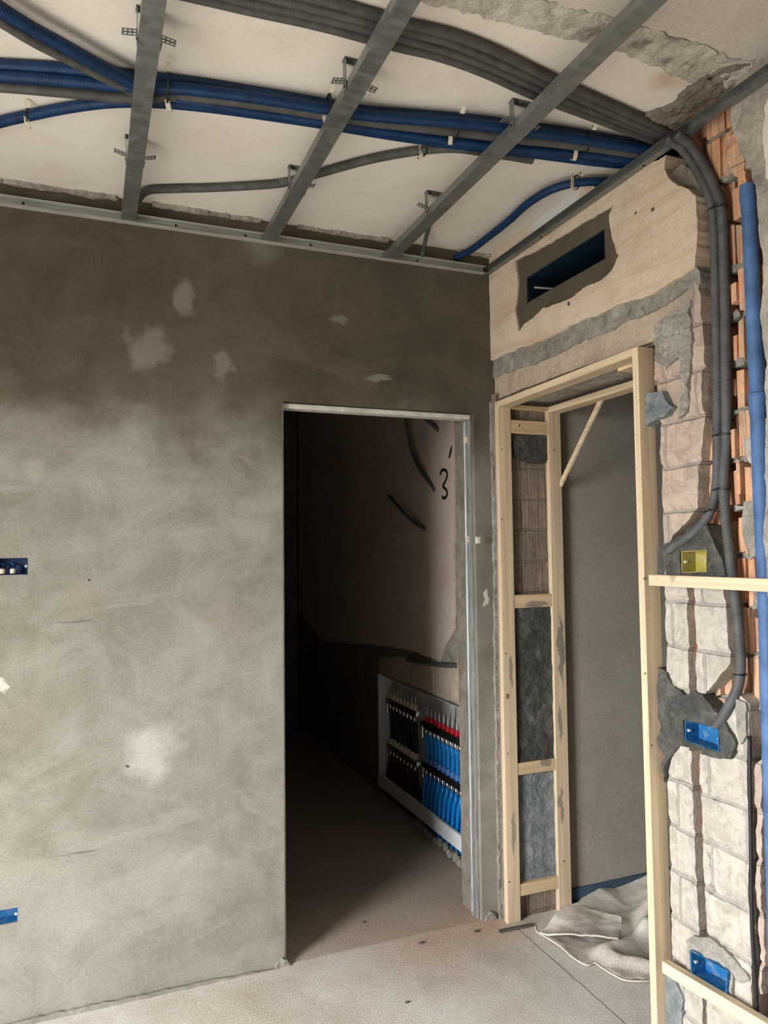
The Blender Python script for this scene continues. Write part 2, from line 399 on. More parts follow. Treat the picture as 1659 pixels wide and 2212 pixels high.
# floor screed
n = N('cement_screed', .9, 0, .15)
a = n.noise(1.4, 6, .6, .8); b = n.noise(6, 6, .65, .6); c = n.noise(150, 4, .75); d2 = n.noise(420, 2, .7)
base = n.ramp(n.math('ADD', n.math('MULTIPLY', a, .6), n.math('MULTIPLY', b, .4)), [(.35, (.58, .515, .44)), (.5, (.70, .65, .58)), (.65, (.78, .75, .695))])
for cpt, rad, cl, am, ar in ((P3(900, 2030, 2, 0), .42, (.52, .37, .27), .75, (.9, .25, 3)), (P3(1060, 1990, 2, 0), .26, (.50, .32, .21), .75, (.9, .12, 6)), (P3(1075, 2075, 2, 0), .11, (.42, .35, .28), .45, (.7, .10, 8)),
                             (P3(930, 2120, 2, 0), .10, (.44, .38, .32), .45, (.8, .08, 9)), (P3(560, 2130, 2, 0), .25, (.50, .42, .35), .5, (.9, .2, 4))):
    base = n.mix(n.math('MULTIPLY', am, n.spot(cpt, rad, *ar)), base, cl)
sp0 = n.new('ShaderNodeSeparateXYZ'); n.lk(n.pos, sp0.inputs[0])      # dusty screed from the threshold inwards, with the room's shade painted in
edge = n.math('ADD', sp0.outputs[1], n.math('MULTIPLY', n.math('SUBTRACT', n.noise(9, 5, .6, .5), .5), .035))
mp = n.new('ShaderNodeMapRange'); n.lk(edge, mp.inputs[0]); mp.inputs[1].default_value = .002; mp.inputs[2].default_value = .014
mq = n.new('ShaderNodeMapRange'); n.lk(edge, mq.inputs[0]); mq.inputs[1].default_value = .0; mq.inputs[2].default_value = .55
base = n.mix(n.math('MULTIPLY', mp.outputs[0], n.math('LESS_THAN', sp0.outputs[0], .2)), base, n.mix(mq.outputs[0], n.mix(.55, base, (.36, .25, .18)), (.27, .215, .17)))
sp = n.new('ShaderNodeSeparateXYZ'); wv = n.new('ShaderNodeTexNoise'); wv.inputs['Scale'].default_value = 14; n.lk(n.pos, wv.inputs['Vector']); n.lk(n.pos, sp.inputs[0])
xx = n.math('ABSOLUTE', n.math('ADD', n.math('SUBTRACT', sp.outputs[0], .012), n.math('MULTIPLY', n.math('SUBTRACT', wv.outputs['Fac'], .5), .016)))
crk = n.math('MULTIPLY', n.math('LESS_THAN', xx, .0022), n.math('LESS_THAN', sp.outputs[1], -.10))
base = n.mix(n.math('MULTIPLY', crk, .8), base, (.10, .085, .07))
base = n.mix(.35, base, n.ramp(c, [(.35, (.05, .05, .05)), (.65, (.95, .95, .95))]), 'OVERLAY')
n.col(base); n.bump(c, .45, .006); n.bump(d2, .25, .003); n.bump(b, .2, .02); M['screed'] = n.m

# pine boards
def wood(name, tint, ax, spots=()):
    n = N(name, .65, 0, .3); sc = [55, 55, 55]; sc[ax] = 1.6
    g = n.noise(1, 4, .55, .5, n.vec(tuple(sc))); f = n.noise(160, 2)
    lo, hi = tuple(t*.80 for t in tint), tuple(min(1, t*1.08) for t in tint)
    base = n.ramp(g, [(.35, lo), (.65, hi)])
    vo = n.new('ShaderNodeTexVoronoi'); sv = [16, 16, 16]; sv[ax] = 3.2; n.lk(n.vec(tuple(sv)), vo.inputs['Vector']); vo.inputs['Randomness'].default_value = 1
    base = n.mix(n.ramp(vo.outputs['Distance'], [(.07, (.8, .8, .8)), (.12, (0, 0, 0))]), base, (.28, .15, .07))
    for q in spots: base = n.mix(n.math('MULTIPLY', q[3], n.spot(q[0], q[1], *q[4])), base, q[2])
    n.col(base); n.bump(g, .12, .002); return n.m
pine = (.68, .535, .36)
smear = (.16, .155, .135)
M['wood_z'] = wood('pine_upright', pine, 2, [(P3(1212, 1400, 1, -.062), .017, smear, .8, (.3, .02, 24, (1, 1, .10))), (P3(1210, 1560, 1, -.062), .014, smear, .7, (.3, .02, 24, (1, 1, .16))), (P3(1104, 1450, 1, -.062), .009, smear, .7, (.3, .012, 24, (1, 1, .12))),
    (P3(1110, 1800, 1, -.062), .012, smear, .6, (.3, .014, 24, (1, 1, .12))), (P3(1212, 1740, 1, -.062), .013, smear, .7, (.3, .02, 24, (1, 1, .14))), (P3(1097, 1504, 1, -.062), .010, (.22, .11, .05), .9, (.25, .002, 20, (1, 1, .75)))])
M['wood_y'] = wood('pine_rail', pine, 1, [(P3(1452, 1246, 0, -.058), .014, smear, .5, (.3, .01, 30))])
M['wood_x'] = wood('pine_crosspiece', (.70, .52, .32), 0, [(P3(1122, 920, 1, -.06), .0055, (.06, .04, .025), .9, (.3, .008, 60, (1, 1, .8))), (P3(1129, 926, 1, -.06), .0045, (.06, .04, .025), .9, (.3, .008, 60)), (P3(1160, 1306, 1, -.06), .022, smear, .7, (.3, .02, 20, (.35, 1, 1.3))), (P3(1180, 1648, 1, -.06), .020, smear, .7, (.3, .02, 20, (.6, 1, 1)))])

n = N('galvanized_steel', .45, .75, .5); g = n.noise(30, 4, .6); gl = n.noise(1, 3, .6, 0, n.vec((6, 60, 60)))
n.col(n.ramp(n.math('ADD', n.math('MULTIPLY', g, .5), n.math('MULTIPLY', gl, .5)), [(.35, (.20, .21, .205)), (.65, (.30, .315, .31))])); n.lk(n.ramp(g, [(.3, (.38,)*3), (.7, (.58,)*3)]), n.b.inputs['Roughness']); M['galv'] = n.m
n = N('plaster_smeared_steel', .5, .55, .5); g = n.noise(1, 6, .7, .4, n.vec((60, 60, 5)))
n.col(n.ramp(g, [(.38, (.26, .265, .265)), (.52, (.46, .47, .47)), (.62, (.30, .285, .255))])); n.bump(g, .3, .003); M['steel'] = n.m
n = N('bright_track_steel', .5, .35, .5); g = n.noise(1, 4, .6, 0, n.vec((8, 60, 60)))
n.col(n.ramp(g, [(.35, (.42, .42, .39)), (.65, (.58, .58, .545))])); M['track'] = n.m
M['white_metal'] = simple('chalky_white_metal', (.66, .64, .58), .55, .1, .4, .2, 25)
M['c_blue'] = simple('blue_corrugated_plastic', (.0025, .027, .088), .5, 0, .3, .3, 25)
M['c_grey'] = simple('grey_corrugated_plastic', (.075, .073, .07), .6, 0, .3, .25, 25)
M['c_dark'] = simple('charcoal_corrugated_plastic', (.085, .088, .09), .55, 0, .35, .25, 25)
M['p_blue'] = simple('dusty_blue_pipe', (.070, .145, .31), .6, 0, .35, .3, 18)
M['h_blue'] = simple('bright_blue_heating_pipe', (.0, .22, .66), .35, 0, .5, .12, 30)
M['h_navy'] = simple('navy_heating_pipe', (.003, .008, .022), .4, 0, .4, .1, 30)
M['h_red'] = simple('dark_red_heating_pipe', (.055, .004, .006), .35, 0, .5, .12, 30)
M['cap_blue'] = simple('pale_blue_cap', (.06, .19, .50), .5, 0, .4, .15, 30)
M['red'] = simple('red_plastic', (.55, .012, .02), .35, 0, .5, .1, 30)
M['chrome'] = simple('nickel_plated_brass', (.75, .73, .70), .22, 1, .5, .05, 30)
M['black'] = simple('black_plastic', (.012, .012, .012), .5, 0, .4, .2, 30)
M['blackpaint'] = simple('black_spray_paint', (.012, .011, .010), .8, 0, .1, .1, 30)
M['glass'] = simple('clear_grey_gauge', (.35, .36, .36), .15, 0, .5, .1, 30)
M['enamel'] = simple('white_enamel', (.78, .78, .77), .35, 0, .5, .06, 10)
def dusty(name, c, dust, sc, lo, hi):
    n = N(name, .55, 0, .4); f = n.noise(sc, 6, .7, .8); n.col(n.mix(n.ramp(f, [(lo, (0, 0, 0)), (hi, (.85, .85, .85))]), c, dust)); n.bump(f, .3, .003); return n.m
M['b_blue'] = dusty('dusty_blue_box_plastic', (.006, .115, .30), (.20, .25, .29), 26, .50, .68)
M['b_navy'] = simple('navy_box_plastic', (.008, .03, .095), .5, 0, .4, .25, 22)
M['b_yellow'] = dusty('dusty_yellow_box_plastic', (.38, .32, .055), (.42, .39, .26), 30, .46, .66)
M['cream'] = simple('cream_plastic', (.64, .58, .46), .6, 0, .3, .12, 30)
M['screw'] = simple('bright_screw', (.85, .85, .82), .35, .6, .5, .05, 30)
M['duct'] = simple('blue_duct_liner', (.004, .017, .034), .5, 0, .3, .3, 6)
M['foam'] = simple('blue_edge_foam', (.05, .085, .125), .8, 0, .2, .2, 20)
M['pink'] = mottled('dusty_pink_plaster', [(.46, .36, .30), (.56, .455, .39), (.62, .52, .455)], 1.6, 6, 120, bmp=.25)
M['cloth'] = mottled('dirty_canvas', [(.48, .43, .36), (.63, .575, .50), (.72, .68, .61)], 4, 13, 260, bmp=.3, grain=.3,
    spots=[(P3(1250, 2005, 2, .05), .09, (.33, .27, .25), .6, (.8, .06, 9)), (P3(1390, 2060, 2, 0), .12, (.30, .28, .25), .6, (.7, .07, 8))])
M['rod'] = simple('pale_rod', (.55, .55, .54), .5, 0, .3, .1, 20)
M['crumb'] = simple('dark_crumb', (.10, .09, .08), .9, 0, .1, .3, 60)

# ------------------------------------------------------------------ the setting
ZS = 2.794; ZT = 2.704
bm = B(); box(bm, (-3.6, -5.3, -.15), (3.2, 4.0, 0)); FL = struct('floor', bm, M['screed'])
bm = B(); box(bm, (-3.6, -5.3, ZS), (3.2, 4.0, ZS+.2)); CE = struct('ceiling', bm, M['ceil'])
# ceiling: darker painted field beyond the torn strip, the torn strip, the broken corner
bm = B(); slab(bm, [(-3.2, -5), (.0, -5), (.0, -1.345), (-.36, -1.31), (-.72, -1.315), (-1.2, -1.31), (-3.2, -1.31)], 2, ZS-.006, ZS+.01, .006, .02, grid=.15, seed=4, keep=lambda p: p.y < -2 or p.x > -.02 or p.x < -3.1)
struct('paint_field', bm, M['ceil2'], CE)
strip = pxpoly([(900, -12), (1000, 20), (1100, 40), (1170, 60), (1290, 92), (1330, 104), (1400, 132), (1450, 155), (1500, 170), (1580, 150), (1635, 132), (1560, 108), (1480, 82), (1400, 58), (1330, 38), (1260, 15), (1180, -8), (1100, -20)], 2, ZS)
bm = B(); slab(bm, strip, 2, ZS-.009, ZS+.01, .012, .01, grid=.012, amp=.005, fscale=26, seed=11); struct('torn_strip', bm, M['rough_light'], CE)
corner = pxpoly([(1392, 246), (1440, 228), (1470, 200), (1505, 165), (1560, 140), (1640, 130), (1700, 150), (1640, 235), (1560, 290), (1480, 330), (1430, 275)], 2, ZS)
bm = B(); slab(bm, corner, 2, ZS-.016, ZS+.01, .012, .01, grid=.012, amp=.008, fscale=26, seed=21); struct('broken_corner', bm, M['rough_dark'], CE)
lump = pxpoly([(1555, 150), (1600, 140), (1650, 120), (1690, 150), (1640, 200), (1580, 215), (1570, 180)], 2, ZS)
bm = B(); slab(bm, lump, 2, ZS-.022, ZS+.01, .010, .01, grid=.012, amp=.008, fscale=30, seed=25); struct('mortar_lump', bm, M['rough_light'], CE)
for i, (a, b2) in enumerate((((0, 385), (250, 425)), ((330, 435), (560, 480)), ((640, 490), (830, 525)), ((985, 545), (1050, 560)))):   # crumbly edge along the wall
    p, q = at(*a, 2, ZS), at(*b2, 2, ZS)
    bm = B(); slab(bm, [(p.x, 0), (q.x, 0), (q.x, -.022), ((p.x+q.x)/2, -.012), (p.x, -.02)], 2, ZS-.014, ZS+.005, .011, .01, grid=.012, amp=.006, seed=30+i); struct('plaster_crumbs', bm, M['rough'], CE)

# wall with the doorway
DX0, DX1, DZ, WT = -.9173, -.0884, 2.1, .17
bx1 = (-1.905, 1.458, -1.789, 1.514); bx2 = (-1.92, .327, -1.806, .374)
rect = lambda q: [(q[0], q[1]), (q[2], q[1]), (q[2], q[3]), (q[0], q[3])]
bm = B(); slab(bm, [(WX-.3, 0), (DX0, 0), (DX0, DZ), (DX1, DZ), (DX1, 0), (.02, 0), (.02, ZS), (WX-.3, ZS)], 1, 0, WT, holes=[(rect(bx1), 0), (rect(bx2), 0)], grid=.06, amp=.0012, fscale=3)
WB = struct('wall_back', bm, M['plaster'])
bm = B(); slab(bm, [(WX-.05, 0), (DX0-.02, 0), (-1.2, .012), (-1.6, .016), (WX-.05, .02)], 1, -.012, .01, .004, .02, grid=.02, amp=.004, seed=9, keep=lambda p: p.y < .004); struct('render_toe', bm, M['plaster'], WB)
# lump of render at the foot of each side of the doorway
for i, x in enumerate((DX0-.012, DX1+.035)):
    bm = B(); slab(bm, [(x-.025, 0), (x+.028, 0), (x+.018, .022), (x, .034), (x-.02, .016)], 1, -.010, .01, .006, .008, grid=.008, amp=.006, seed=40+i); struct('mortar_crumbs', bm, M['mortar'], WB)

# right wall: core, then the layers torn open on its room side
YO0, YO1, ZO = -.955, -.034, 2.165          # opening with the timber lining
V = (-.757, 2.497, -.277, 2.600)            # vent hole y0,z0,y1,z1
bm = B(); slab(bm, [(-5, 0), (YO0-.045, 0), (YO0-.045, ZO), (YO1+.006, ZO), (YO1+.006, 0), (WT, 0), (WT, ZS), (-5, ZS)], 0, .10, .30, holes=[(rect(V), 0)], grid=.25)
WR = struct('wall_right', bm, M['core'])
bm = B(); box(bm, (.0, YO1, 0), (.2995, WT-.001, ZO+.02)); box(bm, (.02, YO1, ZO+.02), (.0995, WT-.001, ZS)); struct('wall_end', bm, M['brick_reveal'], WR)
X = 0.0
def px0(l, v=X): return pxpoly(l, 0, v)
vent_out = px0([(1113, 563), (1155, 543), (1240, 492), (1325, 442), (1316, 462), (1320, 500), (1328, 535), (1336, 552), (1322, 585), (1300, 606), (1265, 622), (1238, 640), (1205, 655), (1172, 668), (1150, 690), (1132, 700), (1120, 716), (1116, 690), (1112, 668), (1116, 640), (1118, 600)])
beige_bottom = [(1503, 560), (1500, 578), (1488, 588), (1460, 606), (1430, 622), (1400, 640), (1368, 648), (1340, 655), (1315, 668), (1290, 682), (1262, 690), (1230, 705), (1200, 722), (1170, 735), (1135, 748), (1100, 762), (1058, 780)]
bp = [(.0, ZS, 0), (-.70, ZS, 0), (-.74, 2.725, 0), (-1.06, 2.70, 0)] + [(1436, 362), (1446, 382), (1460, 398), (1482, 406), (1503, 424), (1504, 500)] + beige_bottom
bp = px0(bp); bp[-1] = (0.0, bp[-1][1])
bm = B(); slab(bm, bp, 0, 0, .105, .006, .011, holes=[(vent_out, .005)], grid=.03, amp=.0025, fscale=8, seed=50, keep=lambda p: p.x > -.005 or p.y > ZS-.01)
struct('beige_plaster', bm, M['beige'], WR)
vo2 = [(p[0], p[1]) for p in vent_out]; cx = sum(p[0] for p in vo2)/len(vo2); cz = sum(p[1] for p in vo2)/len(vo2)
vo2 = [(cx+(p[0]-cx)*1.08, cz+(p[1]-cz)*1.12) for p in vo2]
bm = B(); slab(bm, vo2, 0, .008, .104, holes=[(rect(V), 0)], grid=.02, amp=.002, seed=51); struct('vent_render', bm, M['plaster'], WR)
# mortar joint under the beige plaster and the concrete lintel
top = [(p[0], p[1]-6) for p in reversed(beige_bottom[1:])]
band = [(1056, 772)] + top + [(1508, 610), (1500, 640), (1480, 625), (1430, 660), (1380, 682), (1335, 700), (1290, 722), (1240, 742), (1190, 768), (1130, 792), (1062, 815)]
bm = B(); slab(bm, px0(band), 0, .010, .104, .007, .010, grid=.014, amp=.005, fscale=20, seed=52); struct('mortar_joint', bm, M['mortar'], WR)
bm = B(); slab(bm, [(-.0, 2.165), (-.96, 2.165), (-1.10, 2.165), (-1.125, 2.30), (-.9, 2.35), (-.3, 2.36), (.0, 2.36)], 0, .018, .104, .004, .012, grid=.02, amp=.004, fscale=12, seed=53, keep=lambda p: p.x > -.01)
struct('lintel', bm, M['lintel'], WR)
bm = B(); box(bm, (.04, YO0-.01, ZO-.006), (.299, YO1-.001, ZO+.03)); struct('lintel_soffit', bm, M['rough'], WR)
hole = lambda l: (px0(l, .01), 0)
YB = [(1474, 1191), (1528, 1188), (1528, 1236), (1475, 1237)]
B1 = [(1482, 1555), (1553, 1572), (1556, 1624), (1482, 1599)]
B2 = [(1496, 2050), (1576, 2097), (1574, 2147), (1497, 2103)]
def layer(name, pts, mat, front=.012, rag=.004, grid=.02, amp=.003, seed=0, bulge=0, fs=14, back=.104, holes=None):
    if holes is None: holes = [hole(b) for b in (YB, B1, B2) if any(inside(q, px0(pts, .01)) for q in px0(b, .01))]
    hf = None
    if mat.startswith('brick'):
        grid = .011
        def hf(p):
            u_ = ((p.y-.047) % .1325)/.1325; d_ = min(u_, 1-u_)*.1325; k_ = math.floor((p.y-.047)/.1325); j_ = math.floor(p.x/.125+.5*(k_ % 2))
            return -.006*math.exp(-(d_/.007)**2)+.0035*math.sin(k_*12.9+j_*78.2)
    bm = B(); slab(bm, px0(pts, .01), 0, front, back, rag, .010, hfun=hf, grid=grid, amp=amp, fscale=fs, seed=seed, bulge=bulge, holes=holes); return struct(name, bm, M[mat], WR)
layer('brick_facing', [(1416, 770), (1480, 640), (1500, 600), (1514, 640), (1517, 760), (1519, 900), (1512, 1000), (1507, 1092), (1480, 1128), (1452, 1158), (1440, 1200), (1440, 1245), (1436, 1245), (1431, 1100), (1425, 900)], 'brick_pink', seed=60)
layer('brick_facing', [(1434, 1236), (1481, 1240), (1486, 1380), (1489, 1500), (1489, 1620), (1440, 1620), (1438, 1500)], 'brick_wash', seed=61)
layer('brick_facing', [(1499, 1246), (1562, 1250), (1570, 1340), (1578, 1435), (1550, 1468), (1522, 1500), (1507, 1495), (1503, 1380)], 'brick_wash', .010, seed=62)
layer('brick_facing', [(1452, 1612), (1493, 1622), (1499, 1750), (1503, 1900), (1510, 2030), (1520, 2260), (1460, 2700), (1456, 2260), (1449, 2000), (1443, 1800), (1440, 1690)], 'brick_wash', seed=63)
layer('brick_facing', [(1514, 1628), (1565, 1640), (1614, 1632), (1617, 1800), (1620, 1960), (1626, 2150), (1640, 2700), (1527, 2700), (1530, 2030), (1522, 1880), (1517, 1750)], 'brick_wash', .010, seed=64)
layer('brick_facing', [(1530, 1560), (1570, 1530), (1592, 1500), (1614, 1520), (1616, 1640), (1560, 1645), (1540, 1620)], 'brick_wash', .013, seed=65)
# narrow chase between the brick columns: its clay back
bm = B(); slab(bm, px0([(1474, 1225), (1512, 1228), (1525, 1800), (1545, 2700), (1490, 2700), (1484, 1700)], .03), 0, .040, .104, holes=[hole(q_) for q_ in (YB, B1, B2)], grid=.03, amp=.004, seed=66); struct('chase_back', bm, M['core'], WR)
# mortar bedding round the boxes and smears
layer('box_bedding', [(1432, 1180), (1450, 1172), (1478, 1150), (1500, 1130), (1528, 1135), (1545, 1165), (1560, 1190), (1568, 1245), (1440, 1243)], 'mortar_wet', .004, .007, .008, .011, 70, holes=[hole(YB)], fs=24)
layer('box_bedding', [(1416, 1442), (1440, 1455), (1455, 1480), (1482, 1498), (1505, 1490), (1525, 1505), (1545, 1535), (1572, 1560), (1592, 1605), (1582, 1638), (1556, 1642), (1500, 1615), (1470, 1608), (1446, 1640), (1436, 1690), (1430, 1640), (1425, 1560), (1418, 1500)], 'mortar_wet', .004, .007, .008, .011, 71, holes=[hole(B1)], fs=24)
layer('box_bedding', [(1486, 2035), (1502, 2018), (1530, 2022), (1550, 2035), (1580, 2060), (1600, 2092), (1622, 2112), (1600, 2120), (1586, 2100), (1582, 2156), (1500, 2112), (1486, 2090)], 'mortar', .004, .006, .008, .009, 72, holes=[hole(B2)], fs=24)
layer('mortar_smear', [(1408, 852), (1440, 845), (1453, 870), (1462, 880), (1450, 900), (1425, 908), (1405, 922), (1404, 880)], 'mortar_blue', -.006, .005, .008, .005, 73, bulge=.008, fs=24)
layer('mortar_smear', [(1418, 705), (1440, 690), (1465, 672), (1492, 650), (1500, 720), (1490, 800), (1485, 880), (1470, 905), (1478, 820), (1470, 770), (1440, 800), (1420, 770)], 'mortar', .005, .012, .008, .011, 74, fs=22)
layer('mortar_smear', [(1440, 2105), (1462, 2120), (1478, 2160), (1472, 2230), (1460, 2270), (1444, 2230)], 'mortar_blue', .003, .007, .010, .006, 75, fs=22)
layer('mortar_smear', [(1408, 1195), (1420, 1180), (1436, 1190), (1436, 1243), (1410, 1240)], 'mortar_wet', .02, .004, .010, .004, 76)
layer('mortar_smear', [(1592, 1512), (1612, 1518), (1614, 1585), (1602, 1608), (1594, 1560)], 'mortar', .006, .004, .010, .004, 77)
# broken orange bricks at the back of the pipe chase
rnd = random.Random(5)
def ribs(bm, y0, y1, z0, z1, seedv):
    z = z0
    while z < z1:
        h = .1225; y = y0
        base = .044+.018*rnd.random()
        while y < y1:
            wd = .012+.016*rnd.random(); zt = z+h-(.05*rnd.random() if rnd.random() < .35 else 0); zb = z+(.05*rnd.random() if rnd.random() < .25 else 0)
            fx = base+rnd.choice((-.008, 0, 0, 0, .004, .010, .022))
            if zt-zb > .02 and fx < .095:
                bmx = bmesh.ops.create_cube(bm, size=1)
                for v in bmx['verts']:
                    s = v.co.copy(); v.co = Vector((fx if s.x < 0 else .104, y+(s.y+.5)*wd, zb+(s.z+.5)*(zt-zb)))
                    v.co += Vector((.004*noise.noise(v.co*40), .004*noise.noise(v.co*41+Vector((3, 0, 0))), .012*noise.noise(v.co*37)))
            y += wd+rnd.choice((.001, .001, .002, .009))
        z += .1325
bm = B(); ribs(bm, -1.42, -1.14, .047, 2.72, 1); struct('broken_bricks', bm, M['orange'], WR)
bm = B()
for z in [.047+.1325*i-.005 for i in range(1, 21)]:
    y = -1.41
    while y < -1.15:
        L = .02+.05*rnd.random()
        if rnd.random() < .75:
            slab(bm, [(y, z-.008), (y+L, z-.010*rnd.random()-.004), (y+L, z+.009), (y+L*.4, z+.016*rnd.random()+.004), (y, z+.006)], 0, .066-.016*rnd.random(), .104, .005, .008, grid=.010, amp=.006, seed=rnd.random()*90)
        y += L
struct('chase_mortar', bm, M['mortar'], WR)
for pts, mt, fr, sd in (([(1560, 335), (1600, 322), (1622, 330), (1618, 352), (1590, 372), (1565, 372)], 'rough', .025, 80), ([(1590, 960), (1612, 930), (1626, 945), (1628, 1000), (1606, 1000)], 'rough', .03, 81),
                        ([(1595, 1085), (1630, 1080), (1630, 1130), (1620, 1200), (1606, 1210), (1590, 1150)], 'mortar', .03, 82), ([(1612, 1262), (1640, 1265), (1640, 1310), (1612, 1318)], 'mortar', .035, 83),
                        ([(1440, 372), (1462, 352), (1500, 380), (1512, 420), (1500, 428), (1480, 408), (1460, 398)], 'rough_dark', .03, 84), ([(1556, 300), (1590, 280), (1600, 330), (1606, 395), (1570, 370)], 'orange', .02, 85),
                        ([(1624, 1650), (1640, 1640), (1636, 1800), (1640, 2000), (1644, 2150), (1632, 2150), (1626, 1900)], 'brick_pink', .022, 86)):
    layer('chase_rubble', pts, mt, fr, .005, .010, .006, sd, fs=24)
# grey concrete beyond the pipe
conc = px0([(1578, 262), (1590, 300), (1598, 335), (1620, 345), (1626, 385), (1634, 400), (1636, 470), (1642, 520), (1650, 590), (1645, 640), (1640, 680), (1648, 720), (1654, 780), (1652, 840), (1656, 905), (1652, 1000), (1656, 1080), (1650, 1150), (1660, 1300), (1668, 1600), (1680, 2212)], .0) + [(-1.55, 0), (-5, 0), (-5, ZS), (-1.33, ZS), (-1.30, 2.70)]
bm = B(); slab(bm, conc, 0, 0, .104, .005, .011, grid=.05, amp=.003, fscale=14, seed=90, keep=lambda p: p.x < -1.6 or p.y < .02 or p.y > ZS-.01); struct('concrete_facing', bm, M['rough'], WR)
bm = B(); slab(bm, px0([(1654, 232), (1662, 215), (1700, 190), (1700, 400), (1658, 385), (1655, 330), (1652, 290)], 0), 0, -.004, .02, .006, .010, grid=.02, amp=.002, seed=91); struct('white_paint', bm, M['ceil'], WR)
# ragged mortar between wall_back and the lining
bm = B(); slab(bm, pxpoly([(1060, 868), (1077, 868), (1082, 1100), (1087, 1400), (1091, 1700), (1097, 1985), (1080, 1988), (1074, 1700), (1070, 1400), (1066, 1100)], 1, -.014), 1, -.014, .0, .004, .012, grid=.010, amp=.005, fscale=22, seed=95); struct('mortar_joint', bm, M['mortar'], WR)
# mortar thrown on the wall end behind the ladder lining
yr = YO1
for pts, mt, sd, fr in (([(1100, 940), (1184, 944), (1186, 985), (1170, 1000), (1140, 1000), (1108, 990)], 'mortar_wet', 96, -.016), ([(1102, 1306), (1202, 1310), (1206, 1640), (1112, 1648)], 'mortar_wet', 97, -.014), ([(1108, 1664), (1206, 1660), (1206, 1905), (1112, 1915)], 'mortar_blue', 98, -.008)):
    bm = B(); slab(bm, pxpoly(pts, 1, yr), 1, yr+fr, yr+.01, .006, .010, grid=.010, amp=.004, fscale=18, seed=sd); struct('mortar_patch', bm, M[mt], WR)

# other walls: window wall, wall behind the viewer, the two rooms beyond
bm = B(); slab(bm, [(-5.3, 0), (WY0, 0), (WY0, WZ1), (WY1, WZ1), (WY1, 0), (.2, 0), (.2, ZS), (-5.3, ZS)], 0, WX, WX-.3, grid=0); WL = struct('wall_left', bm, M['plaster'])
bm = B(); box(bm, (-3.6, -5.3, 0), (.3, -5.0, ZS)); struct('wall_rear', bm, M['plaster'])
fy = -.030
bm = B(); slab(bm, [(.30, 0), (3.1, 0), (3.1, ZS), (.30, ZS)], 1, fy, fy+.2, grid=.2, amp=.001, fscale=2); struct('wall_beyond_opening', bm, M['far_plaster'])
bm = B(); box(bm, (3.0, -3.0, 0), (3.2, .2, ZS)); box(bm, (.3, -3.2, 0), (3.2, -3.0, ZS)); struct('wall_side_room', bm, M['far_plaster'])
bm = B(); box(bm, (.32, fy-.008, 0), (2.9, fy-.0005, .07)); struct('trim_1', bm, M['foam'])
# dark room: pink wall with the manifold recess (recess y .44..1.55, z .05...75)
PX = .10
RY0, RY1, RZ0, RZ1 = .40, 1.67, .0, .752
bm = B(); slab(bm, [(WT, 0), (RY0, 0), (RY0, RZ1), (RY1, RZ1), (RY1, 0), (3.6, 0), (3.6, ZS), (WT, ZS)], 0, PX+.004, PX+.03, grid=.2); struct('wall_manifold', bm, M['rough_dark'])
WM = bpy.data.objects['wall_manifold']
pk = pxpoly([(700, 1385), (800, 1392), (880, 1402), (925, 1418), (952, 1428), (968, 1388), (984, 1362), (983, 900)], 0, PX) + [(.35, ZS), (3.5, ZS), (3.5, 1.0)]
bm = B(); slab(bm, pk, 0, PX-.006, PX+.01, .006, .014, grid=.05, amp=.001, seed=101, keep=lambda p: p.x > 3 or p.y > 2.5); struct('pink_plaster', bm, M['pink'], WM)
bm = B(); slab(bm, pxpoly([(880, 1420), (1012, 1440), (1012, 1530), (940, 1500), (880, 1478), (820, 1455), (820, 1418)], 0, PX), 0, PX-.002, PX+.01, .006, .012, grid=.016, amp=.004, seed=102); struct('mortar_band', bm, M['lintel'], WM)
bm = B(); slab(bm, pxpoly([(968, 1392), (986, 1362), (1012, 1362), (1012, 1435), (955, 1428)], 0, PX), 0, PX-.004, PX+.01, .004, .010, grid=.014, amp=.003, seed=103); struct('mortar_wedge', bm, M['mortar'], WM)
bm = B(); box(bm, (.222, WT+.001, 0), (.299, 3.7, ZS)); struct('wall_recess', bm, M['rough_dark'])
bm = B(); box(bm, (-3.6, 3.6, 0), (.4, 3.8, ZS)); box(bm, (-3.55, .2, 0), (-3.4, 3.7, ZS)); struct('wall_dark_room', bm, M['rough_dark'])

# ------------------------------------------------------------------ doorway frame of steel
t = thing('pocket_door_frame', ((DX0+DX1)/2, .08, 0), 'galvanized steel door frame smeared with render round the dark doorway', 'door frame')
bm = B(); box(bm, (DX0+.006, .022, DZ-.022), (DX1-.003, .058, DZ-.003), .003); box(bm, (DX0+.006, .066, DZ-.018), (DX1-.003, .10, DZ-.003), .003); obj('head_rail', bm, M['white_metal'], t)
bm = B(); box(bm, (DX0+.0005, .004, 0), (DX0+.006, .030, DZ-.002)); box(bm, (DX0+.0005, .036, 0), (DX0+.009, .046, DZ-.022)); obj('edge_strip', bm, M['steel'], t)
bm = B()
for y0, y1, d in ((.020, .040, .010), (.040, .0475, .004), (.0475, .070, .016), (.070, .086, .007)): box(bm, (DX1-d, y0, 0), (DX1-.0005, y1, DZ-.024), .002)
tube(bm, [(DX1-.012, .058, .02), (DX1-.012, .058, 1.0), (DX1-.012, .058, DZ-.03)], .0085, 10); obj('jamb_channel', bm, M['steel'], t, 'auto')
bm = B(); box(bm, (DX1-.005, .086, 0), (DX1-.0005, .168, DZ-.001)); obj('jamb_render', bm, M['rough_dark'], t)
for (px, py) in ((1030, 1167), (1004, 950), (1007, 1165)):
    p = at(px, py, 0, DX1-.018); bm = B(); box(bm, (DX1-.020, p.y-.006, p.z-.014), (DX1-.004, p.y+.010, p.z+.014), .002); obj('spacer_clip', bm, M['cream'], t)

